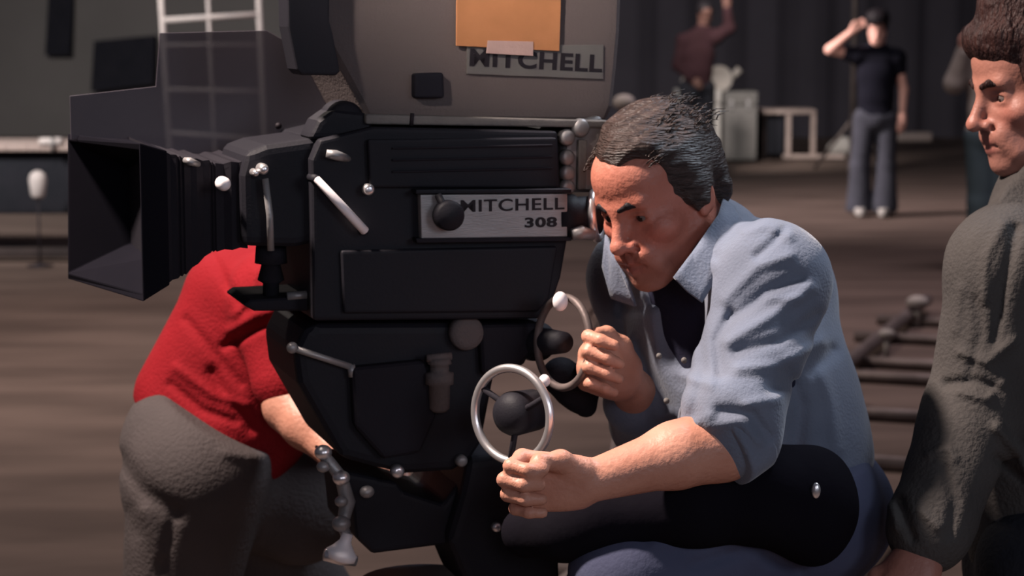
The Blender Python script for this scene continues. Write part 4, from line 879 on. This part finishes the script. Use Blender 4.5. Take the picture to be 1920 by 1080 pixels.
F.ell(T2(0, .106, -.052), np.array((.12, .080, .084)) * 1.05, RB, .012, 1)
[F.ell(T2(q * .072, .022, .022), np.array((.020, .036, .040)) * 1.05, RB, .02) for q in (-1, 1)]; [F.ell(T2(q * .074, .004, -.030), np.array((.012, .018, .034)) * 1.05, RB, .02) for q in (-1, 1)]
n1b = sines(70, 13, 6); n2b = sines(190, 14, 6); F.disp = lambda p, d: .007 * n1b(p) + .003 * n2b(p)
lo, hi = bounds([RC], .19); place(obj('hair', mesh_field(F, lo, hi, .003), M['hair_br'], rm), R0)
F = Field(); torso(F, rhN, rhF, rsN, rsF, rnk, fat=.020, belly=.01)
F.chain([rsN, reN, reN * .25 + rwN * .75], [.078, .070, .060], .03); F.chain([rsF, reF, reF * .3 + rwF * .7], [.076, .066, .056], .03)
F.cone(reN * .30 + rwN * .70, reN * .20 + rwN * .80, .064, .062, .008)
fo3 = folds([([(1905, 430), (1880, 540), (1865, 640)], 11, -.009), ([(1880, 420), (1850, 480), (1845, 560)], 10, .006), ([(1800, 660), (1850, 680), (1900, 640)], 9, .007), ([(1775, 720), (1830, 715), (1870, 730)], 9, -.009),
             ([(1800, 735), (1850, 750), (1880, 720)], 7, .006), ([(1740, 850), (1780, 840), (1790, 860)], 8, .006), ([(1690, 940), (1700, 975), (1712, 1010)], 8, -.009), ([(1670, 950), (1680, 990)], 8, .006), ([(1770, 880), (1790, 940), (1780, 1000)], 10, -.006),
             ([(1830, 560), (1840, 620), (1820, 700)], 9, -.005), ([(1800, 540), (1790, 620)], 9, .004), ([(1730, 960), (1760, 990)], 9, .006), ([(1870, 800), (1910, 850), (1930, 900)], 10, .010), ([(1870, 860), (1920, 900)], 8, -.008)])
nz6 = sines(32, 51, 6); nz7 = sines(90, 52); F.disp = lambda p, d: fo3(p) + .0035 * nz6(p) + .001 * nz7(p)
F.cone(rnk, RC, .054, .058, .01, 1); F.plane(P(1960, 1140, 3.3), (0, 0, -1)); F.plane(reN * .22 + rwN * .78, np.where(True, 1, 1) * (rwN - reN), .006) if False else None
lo, hi = bounds([rsN, rsF, rnk, rwN, rwF, reF, P(1960, 1140, 3.3)], .12); place(obj('shirt', mesh_field(F, lo, hi, .004), M['green'], rm), R0)
c_ = leaf('collar', [(1930, 300, 3.22), (1888, 345, 3.16), (1868, 385, 3.13), (1905, 400, 3.12), (1950, 385, 3.14), (1985, 350, 3.18)], M['green'], rm); place(c_, R0)
F = Field(); F.ell((rhN + rhF) / 2, (.15, .16, .14), None, .05); F.chain([rhN, rkN, rfN], [.105, .08, .085], .03); F.chain([rhF, rkF, rfF], [.105, .08, .085], .03); F.plane((0, 0, .06), (0, 0, -1)); F.disp = lambda p, d: .004 * nz3(p)
lo, hi = bounds([rhN, rhF, rfN, rfF], .17); place(obj('trousers', mesh_field(F, lo, hi, .008), M['darktr'], rm), R0)
shoe(rm, rfN, (-1, -.2, 0), M['boot'], off=R0); shoe(rm, rfF, (-1, -.1, 0), M['boot'], off=R0)

# ---------- bending man in the red shirt behind the camera
rd = tag(empty('person', (float(P(400, 860, 3.95)[0]), float(P(400, 860, 3.95)[1]), 0)), 'man in red jersey and grey trousers bending down behind the film camera', 'person')
D0 = np.array(rd.location)
dhN = P(370, 880, 3.84); dhF = P(400, 870, 4.12); dsN = P(520, 560, 3.80); dsF = P(590, 520, 4.16); dnk = P(620, 520, 3.98)
deN = P(545, 760, 3.74); dwN = P(622, 848, 3.66); deF = P(660, 720, 4.2); dwF = P(680, 850, 4.0)
DB = basis(math.radians(180), math.radians(45)); DC = P(745, 500, 3.98)
F = Field(); torso(F, dhF, dhN, dsF, dsN, dnk, fat=-.004); head_field(F, DC, DB); neck_field(F, DC, DB, dnk)
F.chain([dsN, deN], [.052, .045], .03); F.chain([deN, deN * .6 + dwN * .4, dwN], [.047, .042, .028], .02); F.chain([dsF, deF, dwF], [.052, .042, .028], .03)
hand_field(F, dwN, np.array([.8, -.1, -.35]), np.array([.2, -.6, .6]), 1, [(.4, .7, .5)] * 4); hand_field(F, dwF, np.array([.4, -.5, -.6]), np.array([0, .5, .6]), 1, [(.4, .7, .5)] * 4)
dkN = np.array([P(300, 1100, 3.86)[0], 3.86, .52]); dfN = dkN + [-.03, .05, -.42]; dkF = np.array([P(610, 1100, 4.1)[0], 4.1, .52]); dfF = dkF + [.12, .04, -.42]
F.chain([dhN, dkN, dfN], [.09, .058, .036], .03); F.chain([dhF, dkF, dfF], [.09, .058, .036], .03)
lo, hi = bounds([dhN, dhF, DC + [.05, 0, .1], dsN, dsF, dwN, dwF, dfN, dfF, dwN + [.15, -.05, -.1]], .13)
body = obj('body', mesh_field(F, lo, hi, .0045), M['skin'], rd); set_tone(body, face_tone(DC, DB)); place(body, D0)
F = Field(); F.ell(DC + DB @ np.array([0, -.03, .045]), (.085, .103, .088), DB); F.ell(DC + DB @ np.array([0, .09, -.03]), (.10, .075, .10), DB, .012, 1); F.disp = lambda p, d: .004 * n1(p)
lo, hi = bounds([DC], .16); place(obj('hair', mesh_field(F, lo, hi, .005), M['hair_br'], rd), D0)
F = Field(); torso(F, dhF, dhN, dsF, dsN, dnk, fat=.018, belly=.02)
F.cone(P(352, 745, 3.92), P(440, 575, 3.90), .098, .095, .04); F.cone(P(440, 780, 4.0), P(540, 600, 4.0), .10, .10, .04); F.ell(P(450, 530, 3.96), (.085, .14, .075), None, .04)
F.chain([dsN, dsN * .25 + deN * .75], [.078, .066], .035); F.chain([dsF, deF], [.074, .062], .03)
fo4 = folds([([(430, 620), (480, 590), (540, 575)], 9, .006), ([(420, 650), (480, 620), (530, 600)], 8, -.007), ([(400, 480), (430, 540), (460, 580)], 9, -.005), ([(350, 600), (400, 660), (450, 720)], 9, -.006), ([(330, 690), (400, 740), (460, 760)], 9, .006),
             ([(320, 720), (380, 770), (440, 790)], 8, -.006), ([(400, 700), (420, 740), (470, 800)], 14, -.010), ([(480, 510), (470, 560), (440, 590)], 8, .005)])
F.disp = lambda p, d: fo4(p) + .003 * nz6(p)
F.plane(P(365, 806, 3.95), -np.cross(P(490, 868, 3.95) - P(247, 722, 3.95), [0, 1, 0]))
F.plane(dsN * .22 + deN * .78, np.array([0, 0, -1e-6]) + (deN - dsN)) if False else None
F.cone(dnk, DC, .054, .058, .01, 1)
lo, hi = bounds([dhN, dhF, dsN, dsF, deN, deF, P(250, 740, 3.95), dnk], .14); place(obj('shirt', mesh_field(F, lo, hi, .0045), M['red'], rd), D0)
F = Field(); F.ell((dhN + dhF) / 2 + [0, 0, .02], (.14, .20, .15), None, .05); F.ell(P(318, 850, 3.90), (.085, .125, .125), None, .05); F.ell(P(360, 850, 4.1), (.095, .11, .12), None, .04)
F.chain([dhN, dkN, dfN], [.125, .092, .085], .045); F.chain([dhF, dkF, dfF], [.125, .092, .085], .045); F.cone(dhF, P(560, 960, 4.0), .12, .10, .05)
fo5 = folds([([(225, 860), (270, 920), (330, 960)], 17, -.009), ([(240, 960), (255, 1000)], 14, -.003), ([(420, 850), (470, 860)], 9, .005), ([(270, 960), (300, 1040)], 12, .006), ([(330, 960), (300, 1080)], 10, -.006)])
F.disp = lambda p, d: fo5(p) + .004 * nz3(p); F.plane((0, 0, .05), (0, 0, -1)); F.plane(P(365, 740, 3.95), np.cross(P(490, 868, 3.95) - P(247, 722, 3.95), [0, 1, 0]))
lo, hi = bounds([dhN, dhF, dfN, dfF, P(240, 800, 3.95), P(560, 960, 4.0)], .17); place(obj('trousers', mesh_field(F, lo, hi, .006), M['grey_tr'], rd), D0)
shoe(rd, dfN, (1, -.2, 0), M['boot'], off=D0); shoe(rd, dfF, (1, -.1, 0), M['boot'], off=D0)

# ---------- distant people
def far_person(label, foot_px, d, J, mats, hair=True, hat=False, h=.012, flare=.10, sleeves=.35, hb=None, shoem='paleshoe', long_sleeve=()):
    g = G(*foot_px); e = tag(empty('person', (float(g[0]), float(g[1]), 0)), label, 'person'); Y = g[1]; Z0 = np.array([g[0], g[1], 0])
    def Q(px, py, dy=0.0): r = ray(px, py); return CAM + (Y + dy) / r[1] * r
    p = {k: Q(*v) for k, v in J.items()}
    HB_ = basis(*(hb or (math.radians(80), 0.05)))
    F = Field(); torso(F, p['hL'], p['hR'], p['sL'], p['sR'], p['nk'], fat=-.006); head_field(F, p['hd'], HB_); neck_field(F, p['hd'], HB_, p['nk'])
    for q in 'LR':
        F.chain([p['s' + q], p['e' + q]], [.050, .042], .03); F.chain([p['e' + q], p['w' + q]], [.042, .028], .02)
        dd = p['w' + q] - p['e' + q]; side = np.cross(dd, [0, 1, 0]) * (1 if q == 'R' else -1) + np.array([0, -.2, 0]) * .2
        hand_field(F, p['w' + q], dd, side, 1, [(.3, .4, .3)] * 4, wr=.026)
        F.chain([p['h' + q], p['k' + q], p['f' + q] + [0, 0, .07]], [.085, .055, .038], .03)
    allp = list(p.values()); lo, hi = bounds(allp, .22); lo[2] = max(lo[2], -.05)
    o = place(obj('body', mesh_field(F, lo, hi, h, B=10), M[mats[0]], e), Z0); set_tone(o, face_tone(p['hd'], HB_))
    F = Field(); torso(F, p['hL'], p['hR'], p['sL'], p['sR'], p['nk'], fat=.014)
    for q in 'LR':
        if q in long_sleeve: F.chain([p['s' + q], p['e' + q], p['w' + q] * .9 + p['e' + q] * .1], [.076, .068, .05], .03)
        else: F.cone(p['s' + q], p['s' + q] * (1 - sleeves) + p['e' + q] * sleeves, .072, .066, .03)
    nzz = sines(30, 61); F.disp = lambda a, d_: .004 * nzz(a); F.plane((p['hL'] + p['hR']) / 2 + [0, 0, -.02], (0, 0, -1)); F.cone(p['nk'], p['hd'], .056, .06, .01, 1)
    place(obj('shirt', mesh_field(F, lo, hi, h, B=10), M[mats[1]], e), Z0)
    F = Field(); F.ell((p['hL'] + p['hR']) / 2, (.165, .135, .13), None, .04)
    for q in 'LR': F.chain([p['h' + q], p['k' + q], p['f' + q] + [0, 0, .06]], [.105, .085, flare], .03)
    F.disp = lambda a, d_: .005 * nzz(a); F.plane((0, 0, .035), (0, 0, -1)); F.plane((p['hL'] + p['hR']) / 2 + [0, 0, .09], (0, 0, 1))
    place(obj('trousers', mesh_field(F, lo, hi, h, B=10), M[mats[2]], e), Z0)
    for q in 'LR': shoe(e, p['f' + q], (HB_[:, 1][0] + (.2 if q == 'R' else 0), HB_[:, 1][1], 0), M[shoem], off=Z0)
    F = Field(); F.ell(p['hd'] + HB_ @ np.array([0, -.025, .05]), (.090, .108, .092), HB_); F.ell(p['hd'] + HB_ @ np.array([0, .10, -.035]), (.12, .080, .105), HB_, .012, 1); F.disp = lambda a, d_: .005 * n1(a)
    lo2, hi2 = bounds([p['hd']], .17); place(obj('hair', mesh_field(F, lo2, hi2, h, B=8), M[mats[3]], e), Z0)
    if hat:
        bm = NB(); c_ = p['hd'] + HB_ @ np.array([0, -.01, .075]); u_ = HB_ @ np.array([0, 0, 1.0]); lathe(bm, c_, c_ + u_ * .1, [(0, .104), (.04, .108), (.08, .095), (.11, .06), (.12, .01)], 20)
        f_ = HB_ @ np.array([0, 1.0, 0]); lathe(bm, c_ + f_ * .07, c_ + f_ * .07 + u_ * .02, [(0, .085), (.012, .085), (.014, .06)], 20); place(obj('cap', bm, M['hair_bk'], e), Z0)
    return e
far_person('man in black T-shirt and flared faded jeans shading his face with one raised arm', (1640, 404), 18.5,
    dict(hd=(1645, 58, 0), nk=(1645, 92, .0), sL=(1681, 108, .0), sR=(1608, 104, 0), eR=(1556, 93, -.05), wR=(1598, 58, -.16), eL=(1694, 168, .02), wL=(1692, 214, -.04), hL=(1663, 222, 0), hR=(1622, 222, 0), kL=(1661, 310, -.02), kR=(1613, 310, 0), fL=(1659, 400, -.05), fR=(1610, 404, 0)),
    ('skin_bg', 'navytee', 'paleblue', 'hair_bk'), hat=True, hb=(math.radians(75), .1), flare=.115)
far_person('person in cream shirt and teal trousers half hidden behind the profiled man', (1850, 520), 14.2,
    dict(hd=(1862, 62, 0), nk=(1862, 100, 0), sL=(1905, 118, 0), sR=(1822, 104, 0), eR=(1790, 156, -.02), wR=(1808, 90, -.12), eL=(1925, 190, 0), wL=(1925, 250, 0), hL=(1878, 255, 0), hR=(1838, 255, 0), kL=(1880, 380, 0), kR=(1838, 380, 0), fL=(1880, 515, 0), fR=(1838, 518, 0)),
    ('skin_bg', 'cream', 'teal', 'hair_bk'), long_sleeve='LR', hb=(math.radians(20), .1))
far_person('person in dark maroon top with black hair standing in shadow behind the equipment cases', (1305, 330), 23.2,
    dict(hd=(1322, 26, 0), nk=(1318, 56, 0), sL=(1342, 70, 0), sR=(1282, 76, 0), eR=(1272, 122, -.02), wR=(1300, 150, -.15), eL=(1368, 52, -.05), wL=(1363, 16, -.1), hL=(1324, 165, 0), hR=(1290, 165, 0), kL=(1325, 245, 0), kR=(1288, 245, 0), fL=(1326, 325, 0), fR=(1286, 328, 0)),
    ('skin_dim', 'maroon', 'darktr', 'hair_bk'), hb=(math.radians(100), .4), h=.014, long_sleeve='LR')
